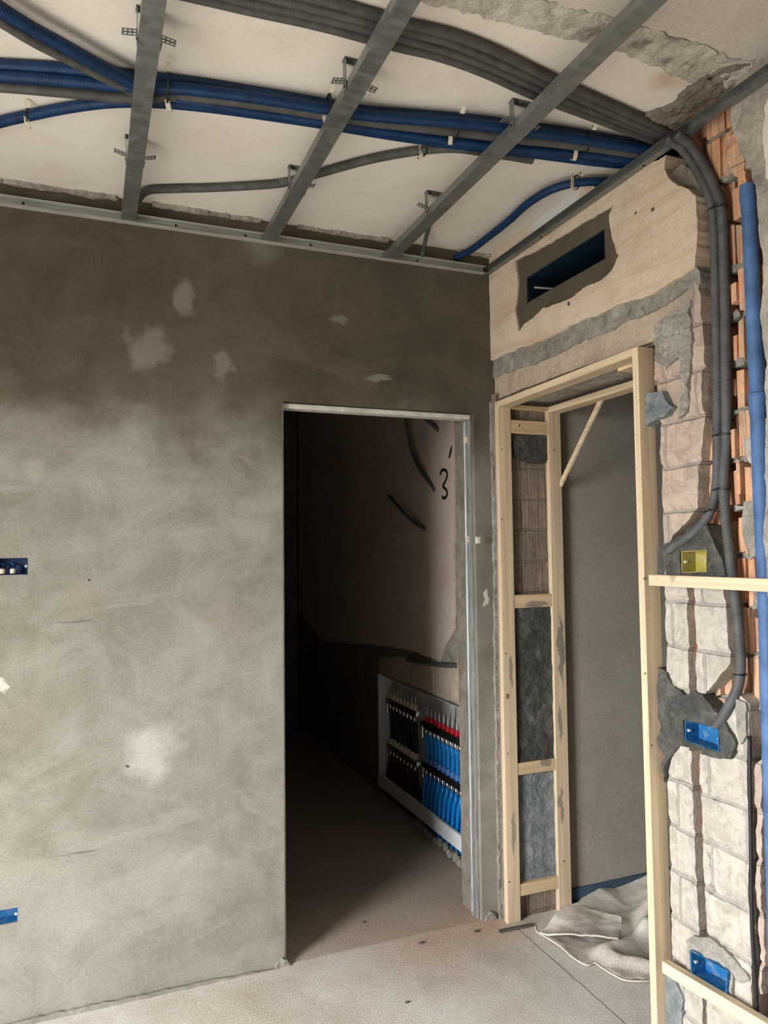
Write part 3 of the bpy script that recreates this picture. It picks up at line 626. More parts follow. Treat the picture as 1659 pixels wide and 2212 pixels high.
# ------------------------------------------------------------------ timber door lining
t = thing('timber_door_lining', (.13, -.48, 0), 'pale pine batten lining standing in the rough opening of the brick wall', 'door frame')
XF, XB, YL, YR_ = -.006, .244, -.062, -.948
ZL = 2.146
def board(name, a, b, mat='wood_z', bev=.002, parent=t):
    bm = B(); box(bm, a, b, bev); return obj(name, bm, M[mat], parent)
board('upright', (XF, YL, 0), (XF+.062, YL+.026, ZL-.001)); board('upright', (XB, YL, 0), (XB+.062, YL+.026, ZL-.036))
board('upright', (-.032, YR_, 0), (.030, YR_+.026, ZL-.001)); board('upright', (XB, YR_, 0), (XB+.062, YR_+.026, ZL-.036))
bm = B(); vs = [(-.032, YR_+.0265, ZL-.026), (-.032, YR_+.0265, ZL), (XF, YL-.0005, ZL), (XF, YL-.0005, ZL-.026)]
beam(bm, (-.001, YR_+.0265, ZL-.013), (XF+.031, YL+.026, ZL-.013), (1, 0, 0), .062, (0, 0, 1), .026, .002); obj('head_board', bm, M['wood_y'], t)
bm = B(); box(bm, (XB, YR_, ZL-.036), (XB+.062, YL+.026, ZL-.010), .002); obj('head_board', bm, M['wood_y'], t)
board('crosspiece', (XF+.062, YL, ZL-.028), (XB, YL+.055, ZL-.010), 'wood_x'); board('crosspiece', (.030, YR_+.10, ZL-.036), (XB, YR_+.17, ZL-.012), 'wood_x')
for zb, zt in ((2.014, 2.07), (1.275, 1.33), (.587, .635), (.098, .146)): board('rung', (XF+.058, YL+.002, zb), (XB+.003, YL+.024, zt), 'wood_x')
bm = B(); beam(bm, (.297, YL-.005, 1.80), (.297, -.365, 2.128), (0, .3, 1), .026, (1, 0, 0), .012); obj('diagonal_brace', bm, M['wood_y'], t)
bm = B()
for (px, py) in ((1085, 970), (1197, 972), (1084, 1122), (1093, 1412), (1205, 1405), (1097, 1628), (1100, 1905), (1218, 1860)):
    p = at(px, py, 1, YL); bm = B(); lathe(bm, (p.x, YL+.001, p.z), (0, -1, 0), [(0, .0035), (.002, .0035)], 8); obj('nail_head', bm, M['crumb'], t)
for (px, py) in ((1392, 1250), (1394, 1455), (1408, 1610)):
    p = at(px, py, 0, -.032); bm = B(); lathe(bm, (-.031, p.y, p.z), (-1, 0, 0), [(0, .0035), (.002, .0035)], 8); obj('nail_head', bm, M['crumb'], t)
# battens nailed across to the lining
def batten(name, a, b, label, h=.03, mat='wood_y'):
    a, b = Vector(a), Vector(b); bm = B(); beam(bm, a, b, (0, 0, 1), h, (1, 0, 0), .026, .0015); return tag(obj(name, bm, M[mat]), label, 'batten')
p0, p1 = at(1408, 1244, 0, -.045), at(1700, 1255, 0, -.045)
batten('timber_batten', p0+Vector((0, .0, -.012)), p1+Vector((0, 0, -.012)), 'level pine batten nailed across below the yellow electrical box', .032)
p0, p1 = at(1437, 2078, 0, -.02), at(1720, 2246, 0, -.02)
batten('timber_batten', p0+Vector((0, 0, -.012)), p1+Vector((0, 0, -.012)), 'sloping pine batten running under the lowest blue electrical box', .034)

# ------------------------------------------------------------------ electrical boxes
def ebox(name, pts, ax, front, depth, mat, label, proud=.004, wall=.0022, extra=None, g='electrical boxes'):
    """open box; pts = its four rim corners on the wall, from the inner upper corner clockwise"""
    c = [at(p[0], p[1], ax, front) if len(p) == 2 else Vector(p) for p in pts]
    nrm = Vector((0, 0, 0)); nrm[ax] = 1.0
    base = sum(c, Vector())/4; low = min(c, key=lambda q: q.z)
    t = thing(name, (base.x, base.y, low.z), label, 'electrical box', g)
    cc = base; bm = B()
    def lp(k, d): return [bm.verts.new(q+(cc-q).normalized()*k+nrm*d) for q in c]
    L = [lp(0, depth), lp(0, -proud), lp(wall*1.5, -proud), lp(wall*1.8, depth-.002)]
    for a, b in zip(L, L[1:]):
        for k in range(4): bm.faces.new((a[k], a[(k+1) % 4], b[(k+1) % 4], b[k]))
    bm.faces.new(L[0]); bm.faces.new(L[-1])
    obj('box_shell', bm, M[mat], t)
    for s in (0, 1):
        q = ((c[0]+c[3])/2, (c[1]+c[2])/2)[s]; d = (cc-q).normalized()
        bm = B(); lathe(bm, q+d*.0065+nrm*.006, nrm, [(-.004, .0042), (.004, .0042)], 10); obj('screw_post', bm, M['screw'], t)
    return t
ebox('electrical_box', YB, 0, .004, .048, 'b_yellow', 'yellow electrical box in dark mortar above the level pine batten')
ebox('electrical_box', B1, 0, .004, .046, 'b_blue', 'tilted blue electrical box in dark mortar below the curving conduit')
ebox('electrical_box', B2, 0, .000, .046, 'b_blue', 'lowest blue electrical box, directly above the sloping pine batten', proud=.008)
def wallbox(q, mat, label):
    return ebox('electrical_box', [(q[0], .006, q[3]), (q[2], .006, q[3]), (q[2], .006, q[1]), (q[0], .006, q[1])], 1, 0, .05, mat, label, proud=0)
wallbox(bx1, 'b_navy', 'dark blue electrical box holding two cream caps in the grey render wall'); wallbox(bx2, 'b_blue', 'small blue electrical box low down in the grey render wall')
for i, px in enumerate((5, 28)):
    p = at(px, 1234, 1, .022); t = thing('wire_cap', (p.x, .022, bx1[1]+.004), ('cream wire cap beside the screw of the dark blue wall box', 'cream wire cap deeper inside the dark blue wall box')[1-i], 'wire cap', 'cream wire caps')
    bm = B(); lathe(bm, (p.x, .022, bx1[1]+.004), (0, 0, 1), [(0, .008), (.003, .0095), (.013, .0095), (.017, .006)], 14); obj('cap_body', bm, M['cream'], t, 'auto')
    bm = B(); tube(bm, [(p.x, .022, bx1[1]+.02), (p.x+.004, .034, bx1[1]+.034), (p.x-.01, .045, bx1[1]+.04)], .004, 8); obj('wire', bm, M['c_blue'], t, 'auto')

# ------------------------------------------------------------------ vent opening
t = thing('vent_duct', (.15, (V[0]+V[2])/2, V[1]), 'dark blue lined duct set in the slot of the beige plaster', 'duct')
bm = B()
box(bm, (.012, V[0]+.001, V[1]+.001), (.32, V[2]-.001, V[1]+.003)); box(bm, (.012, V[0]+.001, V[3]-.003), (.32, V[2]-.001, V[3]-.001))
box(bm, (.012, V[0]+.001, V[1]+.003), (.32, V[0]+.003, V[3]-.003)); box(bm, (.012, V[2]-.003, V[1]+.003), (.32, V[2]-.001, V[3]-.003)); box(bm, (.318, V[0]+.001, V[1]+.001), (.32, V[2]-.001, V[3]-.001))
obj('duct_liner', bm, M['duct'], t)
bm = B(); tube(bm, [(.03, -.30, 2.556), (.30, -.34, 2.556)], .004, 8); obj('cross_rod', bm, M['rod'], t)

# ------------------------------------------------------------------ suspended-ceiling grid
def cprofile(bm, x0, x1, y0, y1, z0, z1, th=.0012, lip=.007):
    box(bm, (x0, y0, z0), (x1, y1, z0+th)); box(bm, (x0, y0, z0+th), (x0+th, y1, z1)); box(bm, (x1-th, y0, z0+th), (x1, y1, z1))
    box(bm, (x0+th, y0, z1-th), (x0+lip, y1, z1)); box(bm, (x1-lip, y0, z1-th), (x1-th, y1, z1))
BARS = [(-1.477, 'galvanized ceiling batten, third out from the bare brick wall'), (-.969, 'galvanized ceiling batten, second out from the bare brick wall'), (-.471, 'galvanized ceiling batten next to the bare brick wall')]
for x, lab in BARS:
    bm = B(); cprofile(bm, x-.0245, x+.0245, -4.9, -.0035, ZT+.0015, ZT+.028)
    o = tag(obj('ceiling_batten', bm, M['galv']), lab, 'ceiling batten', 'galvanized ceiling battens')
t = thing('edge_track', (-1.6, -.014, ZT), 'thin galvanized edge track screwed to the grey render wall', 'edge track', 'edge tracks')
bm = B(); box(bm, (-3.24, -.0285, ZT), (-.03, -.0005, ZT+.0012)); box(bm, (-3.24, -.0017, ZT+.0012), (-.03, -.0005, ZT+.029)); box(bm, (-3.24, -.0285, ZT+.029), (-.03, -.0005, ZT+.0302)); obj('track_profile', bm, M['track'], t)
for px in (50, 380, 530, 670, 900):
    p = at(px, 455, 1, 0); bm = B(); lathe(bm, (p.x, -.0016, ZT+.021), (0, -1, 0), [(0, .005), (.002, .004), (.003, .0015)], 10); obj('screw', bm, M['black'], t)
t = thing('edge_track', (-.014, -2, ZT), 'galvanized edge track running along the beige plaster above the vent slot', 'edge track', 'edge tracks')
bm = B(); box(bm, (-.0285, -4.9, ZT), (-.0045, -.0005, ZT+.0012)); box(bm, (-.0057, -4.9, ZT+.0012), (-.0045, -.0005, ZT+.029)); box(bm, (-.0285, -4.9, ZT+.029), (-.0045, -.0005, ZT+.0302)); obj('track_profile', bm, M['galv'], t)
for y in (-.42, -.98):
    bm = B(); lathe(bm, (-.016, y, ZT), (0, 0, -1), [(0, .005), (.002, .004), (.003, .0015)], 10); obj('screw', bm, M['black'], t)

def hanger(x, y, label, tabs):
    t = thing('ceiling_hanger', (x, y, ZT), label, 'hanger', 'perforated ceiling hangers')
    bm = B(); box(bm, (x-.030, y-.013, ZS-.0018), (x+.030, y+.013, ZS-.0005)); lathe(bm, (x, y, ZS-.0018), (0, 0, -1), [(0, .006), (.004, .005)], 8); obj('base_plate', bm, M['galv'], t)
    for s in (-1, 1):
        bm = B(); xx = x+s*.0265; box(bm, (xx-.0006, y-.012, ZT+.004), (xx+.0006, y+.012, ZS-.0006)); o = obj('strap', bm, M['galv'], t)
        bm = B(); lathe(bm, (xx+s*.0007, y, ZT+.016), (s, 0, 0), [(0, .004), (.002, .003)], 8); obj('screw', bm, M['black'], o)
        if tabs:
            bm = B(); L = .034; hs = []
            for i in range(3):
                for j in range(2):
                    cx_, cy_ = .006+i*.010, -.006+j*.012; hs.append(([(cx_-.003, cy_-.0035), (cx_+.003, cy_-.0035), (cx_+.003, cy_+.0035), (cx_-.003, cy_+.0035)], 0))
            slab(bm, [(0, -.012), (L, -.012), (L, .012), (0, .012)], 2, .0012, 0, holes=hs, grid=0)
            tilt = tabs*s
            for v in bm.verts: v.co = Vector((xx+s*v.co.x, y+v.co.y, ZT+.030+v.co.z+v.co.x*.25*tabs))
            obj('bent_tab', bm, M['galv'], t)
names = {-1.477: 'third batten from the brick wall', -.969: 'second batten from the brick wall', -.471: 'batten next to the brick wall'}
for x in (-1.477, -.969, -.471):
    for y, wh, tb in ((-.43, 'near the render wall', 1), (-1.0, 'beside the blue conduit bundle', -.6)):
        hanger(x, y, 'perforated hanger on %s, %s' % (names[x], wh), tb)

# ------------------------------------------------------------------ conduits under the ceiling
def cpath(pts, z):
    out = []
    for p in pts:
        zz = z if len(p) < 3 else p[2]
        out.append(at(p[0], p[1], 2, zz))
    return out
def conduit(pts, r, mat, label, z=None, group='ceiling conduits', pitch=.0055, amp=.0006, name='conduit'):
    z = ZS-r-.001 if z is None else z
    P = cpath(pts, z)
    if pts[0][0] < 0 or pts[0][1] < 0:      # runs on across the ceiling towards the window wall
        d = P[0]-P[1]; d.z = 0; k = min(1.6/d.length, (P[0].x-WX-.02)/max(1e-6, -d.x)); P = [P[0]+d*k, P[0]+d*k*.5] + P
    if pts[-1][0] > 1300:                   # ends against the brick wall
        d = (P[-1]-P[-2]).normalized(); d.z = 0
        if d.x > .1: P.append(P[-1]+d*max(0, min(.2, ((.085 if pts[-1][0] > 1400 else -.004)-P[-1].x)/d.x)))
    bm = B(); tube(bm, P, r, 12, pitch, amp); return tag(obj(name, bm, M[mat], None, True), label, 'conduit', group)
conduit([(-60, -25), (0, 18), (70, 62), (140, 100), (215, 142), (285, 178), (320, 193)], .0165, 'c_blue', 'blue conduit running diagonally into the blue bundle at the far batten', ZS-.047)
conduit([(-60, 5), (0, 45), (70, 88), (140, 124), (215, 162), (285, 196), (318, 208)], .0135, 'c_grey', 'grey conduit running alongside the diagonal blue one', ZS-.044)
conduit([(-60, 142), (0, 141), (150, 150), (290, 165), (400, 178), (560, 202), (700, 226), (800, 242), (1000, 258), (1180, 281), (1300, 300), (1400, 316), (1462, 328)], .016, 'c_blue', 'blue conduit along the top of the long blue bundle')
conduit([(-60, 165), (0, 164), (150, 175), (290, 188), (400, 192), (560, 212), (700, 234), (800, 250), (1000, 266), (1180, 289), (1300, 308), (1400, 324), (1462, 336)], .0155, 'c_blue', 'second blue conduit from the top of the long blue bundle', ZS-.042)
conduit([(-60, 188), (0, 187), (150, 200), (290, 212), (400, 208), (560, 226), (700, 248), (800, 263), (1000, 286), (1180, 306), (1300, 321), (1400, 336), (1455, 345)], .0145, 'c_grey', 'grey conduit sandwiched inside the long blue bundle', ZS-.040)
conduit([(-60, 285), (0, 264), (60, 250), (150, 232), (240, 221), (340, 221), (450, 231), (560, 246), (700, 267), (850, 292), (1000, 313), (1150, 331), (1290, 349), (1400, 358), (1450, 360)], .0155, 'c_blue', 'lowest blue conduit of the long bundle, curving away near the end batten')
conduit([(380, 214), (460, 226), (560, 243), (700, 263), (850, 287), (1000, 308), (1150, 325), (1290, 336), (1400, 350), (1450, 354)], .014, 'c_blue', 'blue conduit tucked between the grey one and the lowest blue one', ZS-.046)
conduit([(296, 432), (318, 412), (370, 408), (450, 406), (530, 402), (610, 395), (690, 374), (800, 344), (900, 326), (980, 320), (1060, 330), (1150, 345)], .0145, 'c_grey', 'single grey conduit looping from the render wall to the blue bundle')
G = [(380, -45), (560, -2), (700, 30), (860, 72), (960, 98), (1060, 135), (1160, 180), (1280, 232), (1400, 282), (1478, 312)]
for i, (o0, lab, dz) in enumerate(((0, 'grey conduit at the outer edge of the grey bundle, beside the torn ceiling strip', 0), (1, 'second grey conduit in from the torn ceiling strip', .006), (2, 'third grey conduit in from the torn ceiling strip', 0), (3, 'grey conduit at the inner edge of the grey bundle, facing the blue bundle', .008))):
    kk = (o0-1.5); pts = []
    for j, (x, y) in enumerate(G):
        fsp = (19, 19, 19, 18.5, 18, 17.5, 17, 14, 11, 8)[j]; pts.append((x-kk*fsp*.38+2*math.sin(j*1.7+i), y+kk*fsp*.9+1.5*math.cos(j*2.1+i*2)))
    conduit(pts, .0128, 'c_grey', lab, ZS-.0145-dz)
conduit([(985, 556), (1020, 538), (1060, 508), (1100, 476), (1140, 440), (1190, 410), (1250, 394), (1322, 392)], .0145, 'c_blue', 'short blue conduit curving from the wall corner above the vent slot', ZS-.03)
conduit([(912, 552, 2.735), (920, 515, 2.76), (930, 478), (938, 455)], .0085, 'c_dark', 'thin dark conduit dropping into the render wall by the corner', ZS-.011, pitch=.005, amp=.0008)

def tie_mount(px, py, ang, wd, label, size=.035, z=ZS-.05, ry=.030, hang=((0, 0), (.3, .4), (.6, .8))):
    """black tie round the bundle with a cream flexible mount whose tail hangs out"""
    c = at(px, py, 2, z); a = math.radians(ang); along = Vector((math.cos(a), math.sin(a), 0)); side = Vector((along.y, -along.x, 0))
    t = thing('cable_tie_mount', (c.x, c.y, ZS), label, 'cable tie', 'cream tie mounts on the conduits')
    cr_ = at(px, py, 2, ZS-ry-.001); bm = B(); ring_band(bm, cr_, along, wd*.92, .005, .0015, 24, ry=ry, up=(0, 0, 1)); obj('tie', bm, M['black'], t)
    s0 = c-side*wd*.95+Vector((0, 0, -.002)); pts = [s0+Vector((0, 0, .03)), s0, s0-side*size*.5+along*.006+Vector((0, 0, -.012)), s0-side*size+along*.010+Vector((0, 0, .004))]
    bm = B(); ribbon(bm, pts, along, .013, .0016); obj('mount_tail', bm, M['cream'], t)
    s1 = c+side*wd*.98; pts = [s1+Vector((0, 0, .028)), s1+side*.006+Vector((0, 0, .012)), s1+side*.020+Vector((0, 0, .024))]
    bm = B(); ribbon(bm, pts, along, .012, .0016); obj('mount_head', bm, M['cream'], t)
tie_mount(58, 250, 8, .018, 'cream tie mount on the lowest blue conduit before the far batten', .045, ZS-.03, .0172)
tie_mount(362, 190, -4, .052, 'cream tie mount on the blue bundle just past the far batten', .055)
tie_mount(708, 232, -6, .045, 'cream tie mount on the blue bundle, touching the second batten', .02)
tie_mount(985, 275, -6, .045, 'cream tie mount on the blue bundle between second and last batten', .045)
tie_mount(1262, 310, -6, .05, 'cream tie mount on the blue bundle between last batten and edge track', .045)
tie_mount(916, 325, 8, .018, 'cream tie mount on the single grey conduit', .03, ZS-.03, .0165)
tie_mount(1245, 394, 10, .018, 'cream tie mount on the short blue conduit above the vent slot', .012, ZS-.05, .023)

# ------------------------------------------------------------------ conduits and pipe in the wall chase
def wpath(pts): return [at(p[0], p[1], 0, p[2] if len(p) > 2 else .03) for p in pts]
def wconduit(pts, r, mat, label, pitch=.0048, amp=.0014):
    bm = B(); tube(bm, wpath(pts), r, 14, pitch, amp); return tag(obj('conduit', bm, M[mat], None, True), label, 'conduit', 'conduits in the wall chase')
wconduit([(1440, 300, -.05), (1470, 318, .0), (1496, 352, .028), (1522, 400, .034), (1540, 455, .036), (1546, 600, .034), (1549, 800, .034), (1550, 950, .034), (1549, 1040, .03), (1538, 1095, .022), (1514, 1135, .012), (1482, 1164, .004), (1452, 1184, .004), (1440, 1196, .02)], .0142, 'c_dark', 'grey corrugated conduit in the chase, bending off to the yellow box')
wconduit([(1462, 290, -.05), (1490, 312, .004), (1518, 352, .03), (1542, 400, .036), (1559, 455, .038), (1565, 600, .036), (1568, 800, .036), (1569, 950, .036), (1563, 1050, .03), (1571, 1150, .022), (1583, 1250, .018), (1595, 1350, .018), (1600, 1440, .016), (1592, 1490, .012), (1572, 1530, .008), (1548, 1570, .012)], .0142, 'c_dark', 'grey corrugated conduit in the chase, bending down to the tilted blue box')
def tie(px, py, x, rx, label, dirv, ry=.016):
    c = at(px, py, 0, x); bm = B(); ring_band(bm, c, dirv, rx, .004, .0014, 24, ry=ry, up=(1, 0, 0))
    d = Vector((0, 1, 0)); beam(bm, c+Vector((-ry-.001, rx*.4, 0)), c+Vector((-ry-.004, rx*.4-.028, .004)), (0, 0, 1), .003, (1, 0, 0), .0012, 0)
    tag(obj('cable_tie', bm, M['black']), label, 'cable tie', 'black cable ties in the chase')
tie(1550, 450, .037, .031, 'topmost black cable tie round both conduits in the chase', (0, -.12, 1)); tie(1559, 940, .035, .030, 'middle black cable tie round both conduits in the chase', (0, 0, 1))
tie(1556, 1058, .030, .028, 'black cable tie where the two chase conduits part', (0, 0, 1)); tie(1534, 1105, .020, .0155, 'black cable tie on the branch to the yellow box', (0, .5, .8))
tie(1599, 1457, .016, .0155, 'lowest black cable tie, above the bend to the tilted blue box', (0, .1, 1))
pp = [(1617, 415, .035), (1621, 500, .035), (1630, 700, .035), (1637, 870, .035), (1646, 1100, .035), (1655, 1300, .035), (1664, 1600, .035), (1676, 2000, .035), (1690, 2500, .035)]
q = wpath(pp); t = thing('drain_pipe', (q[-1].x, q[-1].y, q[-1].z), 'dusty blue pipe rising in the brick chase beside the conduits', 'pipe')
bm = B(); tube(bm, q, .0205, 18, 0, step=.03); obj('pipe_run', bm, M['p_blue'], t, 'auto')
a, b2 = at(1637, 848, 0, .035), at(1638, 885, 0, .035); dv = (b2-a).normalized()
bm = B(); lathe(bm, a, dv, [(0, .021), (.004, .0245), (.016, .0245), (.020, .0228), (.055, .0228), (.058, .021)], 20); obj('coupling', bm, M['p_blue'], t, 'auto')
a = at(1616, 398, 0, .035); bm = B(); lathe(bm, a, at(1619, 450, 0, .035)-a, [(0, .014), (.004, .021), (.02, .0215), (.034, .0235), (.044, .0225), (.075, .0222), (.08, .0206)], 18)
for v in bm.verts: v.co += noise.noise_vector(v.co*60)*.0022
obj('taped_end', bm, M['p_blue'], t, 'auto')
for py in (1022, 1200):
    a = at(1638+(py-870)*.041, py, 0, .035); bm = B(); ring_band(bm, a, dv, .0203, .0035, .0012); obj('joint_ring', bm, M['p_blue'], t)
bm = B(); tube(bm, wpath([(1619, 1590, .012), (1620, 1700, .008), (1622, 1800, .010), (1624, 1960, .008), (1628, 2060, .010), (1634, 2160, .012), (1642, 2400, .012)]), .0055, 10); tag(obj('cable', bm, M['black'], None, True), 'black cable in the slot beside the limewashed bricks', 'cable')

# ------------------------------------------------------------------ dark room: cables, painted mark, manifold
def dcable(pts, label, r=.011):
    bm = B(); tube(bm, [at(x, y, 0, v) for x, y, v in pts], r, 10, .006, .0012); tag(obj('conduit', bm, M['c_dark'], None, True), label, 'conduit', 'conduits on the pink wall')
dcable([(872, 890, .04), (880, 930, .05), (890, 975, .06), (905, 1010, .07), (925, 1040, .08), (940, 1060, .095)], 'dark conduit poking from the pink wall beside the painted 3')
dcable([(912, 900, .05), (930, 915, .07), (948, 930, .095)], 'short dark conduit poking from the pink wall under the door head')
dcable([(840, 1070, .04), (870, 1105, .05), (895, 1128, .07), (920, 1143, .095)], 'dark conduit poking from the pink wall below the others')
# painted 3
s3 = smooth_path([at(x, y, 0, .0938) for x, y in ((951, 1024), (955, 1016), (963, 1016), (966, 1026), (962, 1040), (957, 1050), (964, 1058), (966, 1068), (961, 1076), (956, 1074))], 8)
bm = B(); ribbon(bm, s3, (1, 0, 0), .0008, .014)
n_ = len(s3); bm.free(); bm = B()
for i in range(len(s3)):
    c = s3[i]; lathe(bm, (c.x-.0002*(i % 3), c.y, c.z), (1, 0, 0), [(-.0006, .0085), (.0006, .0085)], 8)
struct('painted_three', bm, M['blackpaint'], WM)
bm = B(); slab(bm, pxpoly([(974, 965), (977, 962), (976, 975), (972, 989), (969, 990), (971, 978)], 0, .0938), 0, .0932, .0945, grid=0); struct('painted_stroke', bm, M['blackpaint'], WM)

# cabinet
CX0, CX1 = .098, .215
cy0, cy1, cz0, cz1 = .41, 1.655, .05, .745
t = thing('manifold_cabinet', ((CX0+CX1)/2, (cy0+cy1)/2, cz0), 'white open metal cabinet recessed at the foot of the pink wall', 'cabinet')
bm = B(); box(bm, (CX1-.002, cy0, cz0+.08), (CX1, cy1, cz1)); bpan = obj('back_panel', bm, M['enamel'], t)
for y in (cy0, cy1-.002):
    bm = B(); box(bm, (CX0, y, cz0), (CX1-.002, y+.002, cz1)); box(bm, (CX0, y-.0 if y == cy0 else y-.018, cz0), (CX0+.002, y+.018 if y == cy0 else y+.002, cz1)); obj('side_panel', bm, M['enamel'], t)
bm = B(); box(bm, (CX0, cy0+.002, cz1-.002), (CX1-.002, cy1-.002, cz1)); obj('top_panel', bm, M['enamel'], t)
bm = B(); box(bm, (CX0-.004, cy0+.002, cz0), (CX0-.001, cy1, cz0+.078), .001); box(bm, (CX0-.001, cy0+.002, cz0+.074), (CX0+.012, cy1-.02, cz0+.077)); obj('front_rail', bm, M['enamel'], t)
def stroke(y, z, dy, dz):
    bm = B(); box(bm, (CX1-.0032, y-dy/2, z-dz/2), (CX1-.0018, y+dy/2, z+dz/2)); obj('marker_stroke', bm, M['black'], bpan)
for y, z, dy, dz in ((.80, .66, .006, .12), (.782, .68, .003, .09), (.74, .69, .03, .006), (.70, .675, .012, .02), (.69, .655, .022, .006), (.645, .68, .010, .014), (.64, .655, .02, .008), (.64, .63, .008, .016), (.58, .675, .024, .005)): stroke(y, z, dy, dz)
for z in (.72, .66, .60, .55):
    bm = B(); box(bm, (CX0-.001, cy1-.018, z-.0015), (CX0-.0001, cy1-.003, z)); obj('slot', bm, M['black'], t)

def manifold(name, x, za, zb, y0, y1, n, label, pcol, plabel, dim):
    zm = zb-.06
    t = thing(name, (x, (y0+y1)/2, zb-.05), label, 'manifold', 'heating manifolds')
    sp = (y1-y0)/n
    for row, z in enumerate((za, zb)):
        bm = B(); box(bm, (x-.017, y0-.01, z-.019), (x+.017, y1+.012, z+.019), .005); obj('bar', bm, M['black'] if not dim else M['chrome'], t)
        bm = B(); lathe(bm, (x, y1+.012, z), (0, 1, 0), [(0, .018), (.012, .02), (.016, .012), (.04, .012)], 12); obj('end_fitting', bm, M['chrome'], t, 'auto'); bm = B(); lathe(bm, (x, y0-.01, z), (0, -1, 0), [(0, .014), (.012, .016), (.016, .010), (.022, .010)], 12); obj('end_fitting', bm, M['chrome'], t, 'auto')
        bm = B(); lathe(bm, (x, y1+.045, z-.02), (0, 0, -1), [(-.02, .010), (0, .012), (.03, .007), (.05, .010), (.062, .010)], 12); obj('drain_valve', bm, M['chrome'], t, 'auto')
        for i in range(n):
            y = y0+sp*(i+.5)
            if row == 0:
                bm = B(); lathe(bm, (x-.002, y, z+.019), (0, 0, 1), [(0, .011), (.004, .0125), (.022, .0125), (.026, .009), (.03, .006)], 12); o = obj('flow_meter', bm, M['red'] if not dim else M['cream'], t, 'auto')
                bm = B(); lathe(bm, (x-.002, y, z+.049), (0, 0, 1), [(0, .0055), (.03, .0055), (.034, .003), (.045, .003)], 10); obj('sight_tube', bm, M['glass'], o, 'auto')
            else:
                bm = B(); lathe(bm, (x-.002, y, z+.019), (0, 0, 1), [(0, .012), (.004, .0165), (.030, .0175), (.034, .016)], 14); obj('valve_cap', bm, M['cap_blue'] if not dim else M['cream'], t, 'auto')
            bm = B(); lathe(bm, (x-.010, y, z-.019), (0, 0, -1), [(-.002, .007), (.006, .010), (.02, .0105), (.028, .008)], 10); obj('pipe_fitting', bm, M['chrome'], t, 'auto')
    for row, z in enumerate((za, zb)):
        for i in range(n):
            y = y0+sp*(i+.5); ox = (.014, -.008)[row]; slope = .02 if row else .012
            pts = [(x-.010, y, z-.045), (x-.010+ox*.5, y, z-.075), (x+ox-.01, y+slope, max(.2, z-.22)), (x+ox-.012, y+slope*1.6, .10), (x+ox-.014, y+slope*1.7+(.012 if row == 0 else 0), .004)]
            bm = B(); tube(bm, pts, .0098, 12, 0, step=.03)
            tag(obj('heating_pipe', bm, M[pcol[row]], None, True), plabel[row], 'heating pipe', ('pipes of the upper rail, ' if row == 0 else 'pipes of the lower rail, ')+('far manifold' if dim else 'near manifold'))
manifold('heating_manifold', .145, .556, .333, .53, 1.035, 10, 'heating manifold with red gauges, black rails and blue caps in the white cabinet', ('h_blue', 'h_blue'), ('bright blue heating pipe from the upper manifold rail with red gauges', 'bright blue heating pipe from the lower manifold rail with blue caps'), False)
manifold('heating_manifold', .145, .588, .308, 1.14, 1.56, 8, 'heating manifold in the shadowed end of the white cabinet', ('h_navy', 'h_red'), ('dark blue heating pipe from the upper rail in the shadowed cabinet end', 'dark red heating pipe from the lower rail in the shadowed cabinet end'), True)
# grey pipe and yellow box over the cabinet
bm = B(); tube(bm, [at(x, y, 0, .085) for x, y in ((880, 1425), (905, 1430), (930, 1434), (960, 1437), (990, 1438))], .012, 10, .006, .001); tag(obj('conduit', bm, M['c_grey'], None, True), 'grey conduit running level to the yellow box above the white cabinet', 'conduit')
p = at(997, 1437, 0, .085); t = thing('electrical_box', (.08, p.y, p.z-.03), 'yellow electrical box at the end of the level grey conduit in the dark room', 'electrical box', 'electrical boxes')
bm = B(); box(bm, (.072, p.y-.03, p.z-.03), (.102, p.y+.022, p.z+.028), .003); obj('box_shell', bm, M['b_yellow'], t)
bm = B(); lathe(bm, (.0715, p.y, p.z), (-1, 0, 0), [(-.002, .006), (.0008, .006)], 10); obj('knockout', bm, M['black'], t)
# rubble under the pipes
bm = B(); rb = random.Random(3)
for i in range(90):
    y = .42+.66*rb.random(); x = .072+.05*rb.random(); s = .005+.016*rb.random()**2
    r = bmesh.ops.create_icosphere(bm, subdivisions=1, radius=s)
    for v in r['verts']: v.co = v.co*(1+.35*noise.noise(v.co*150+Vector((i, 0, 0))))+Vector((x, y, s*.55))
tag(obj('rubble', bm, M['mortar']), 'crumbled grey mortar along the feet of the blue heating pipes', 'rubble', kind='stuff')

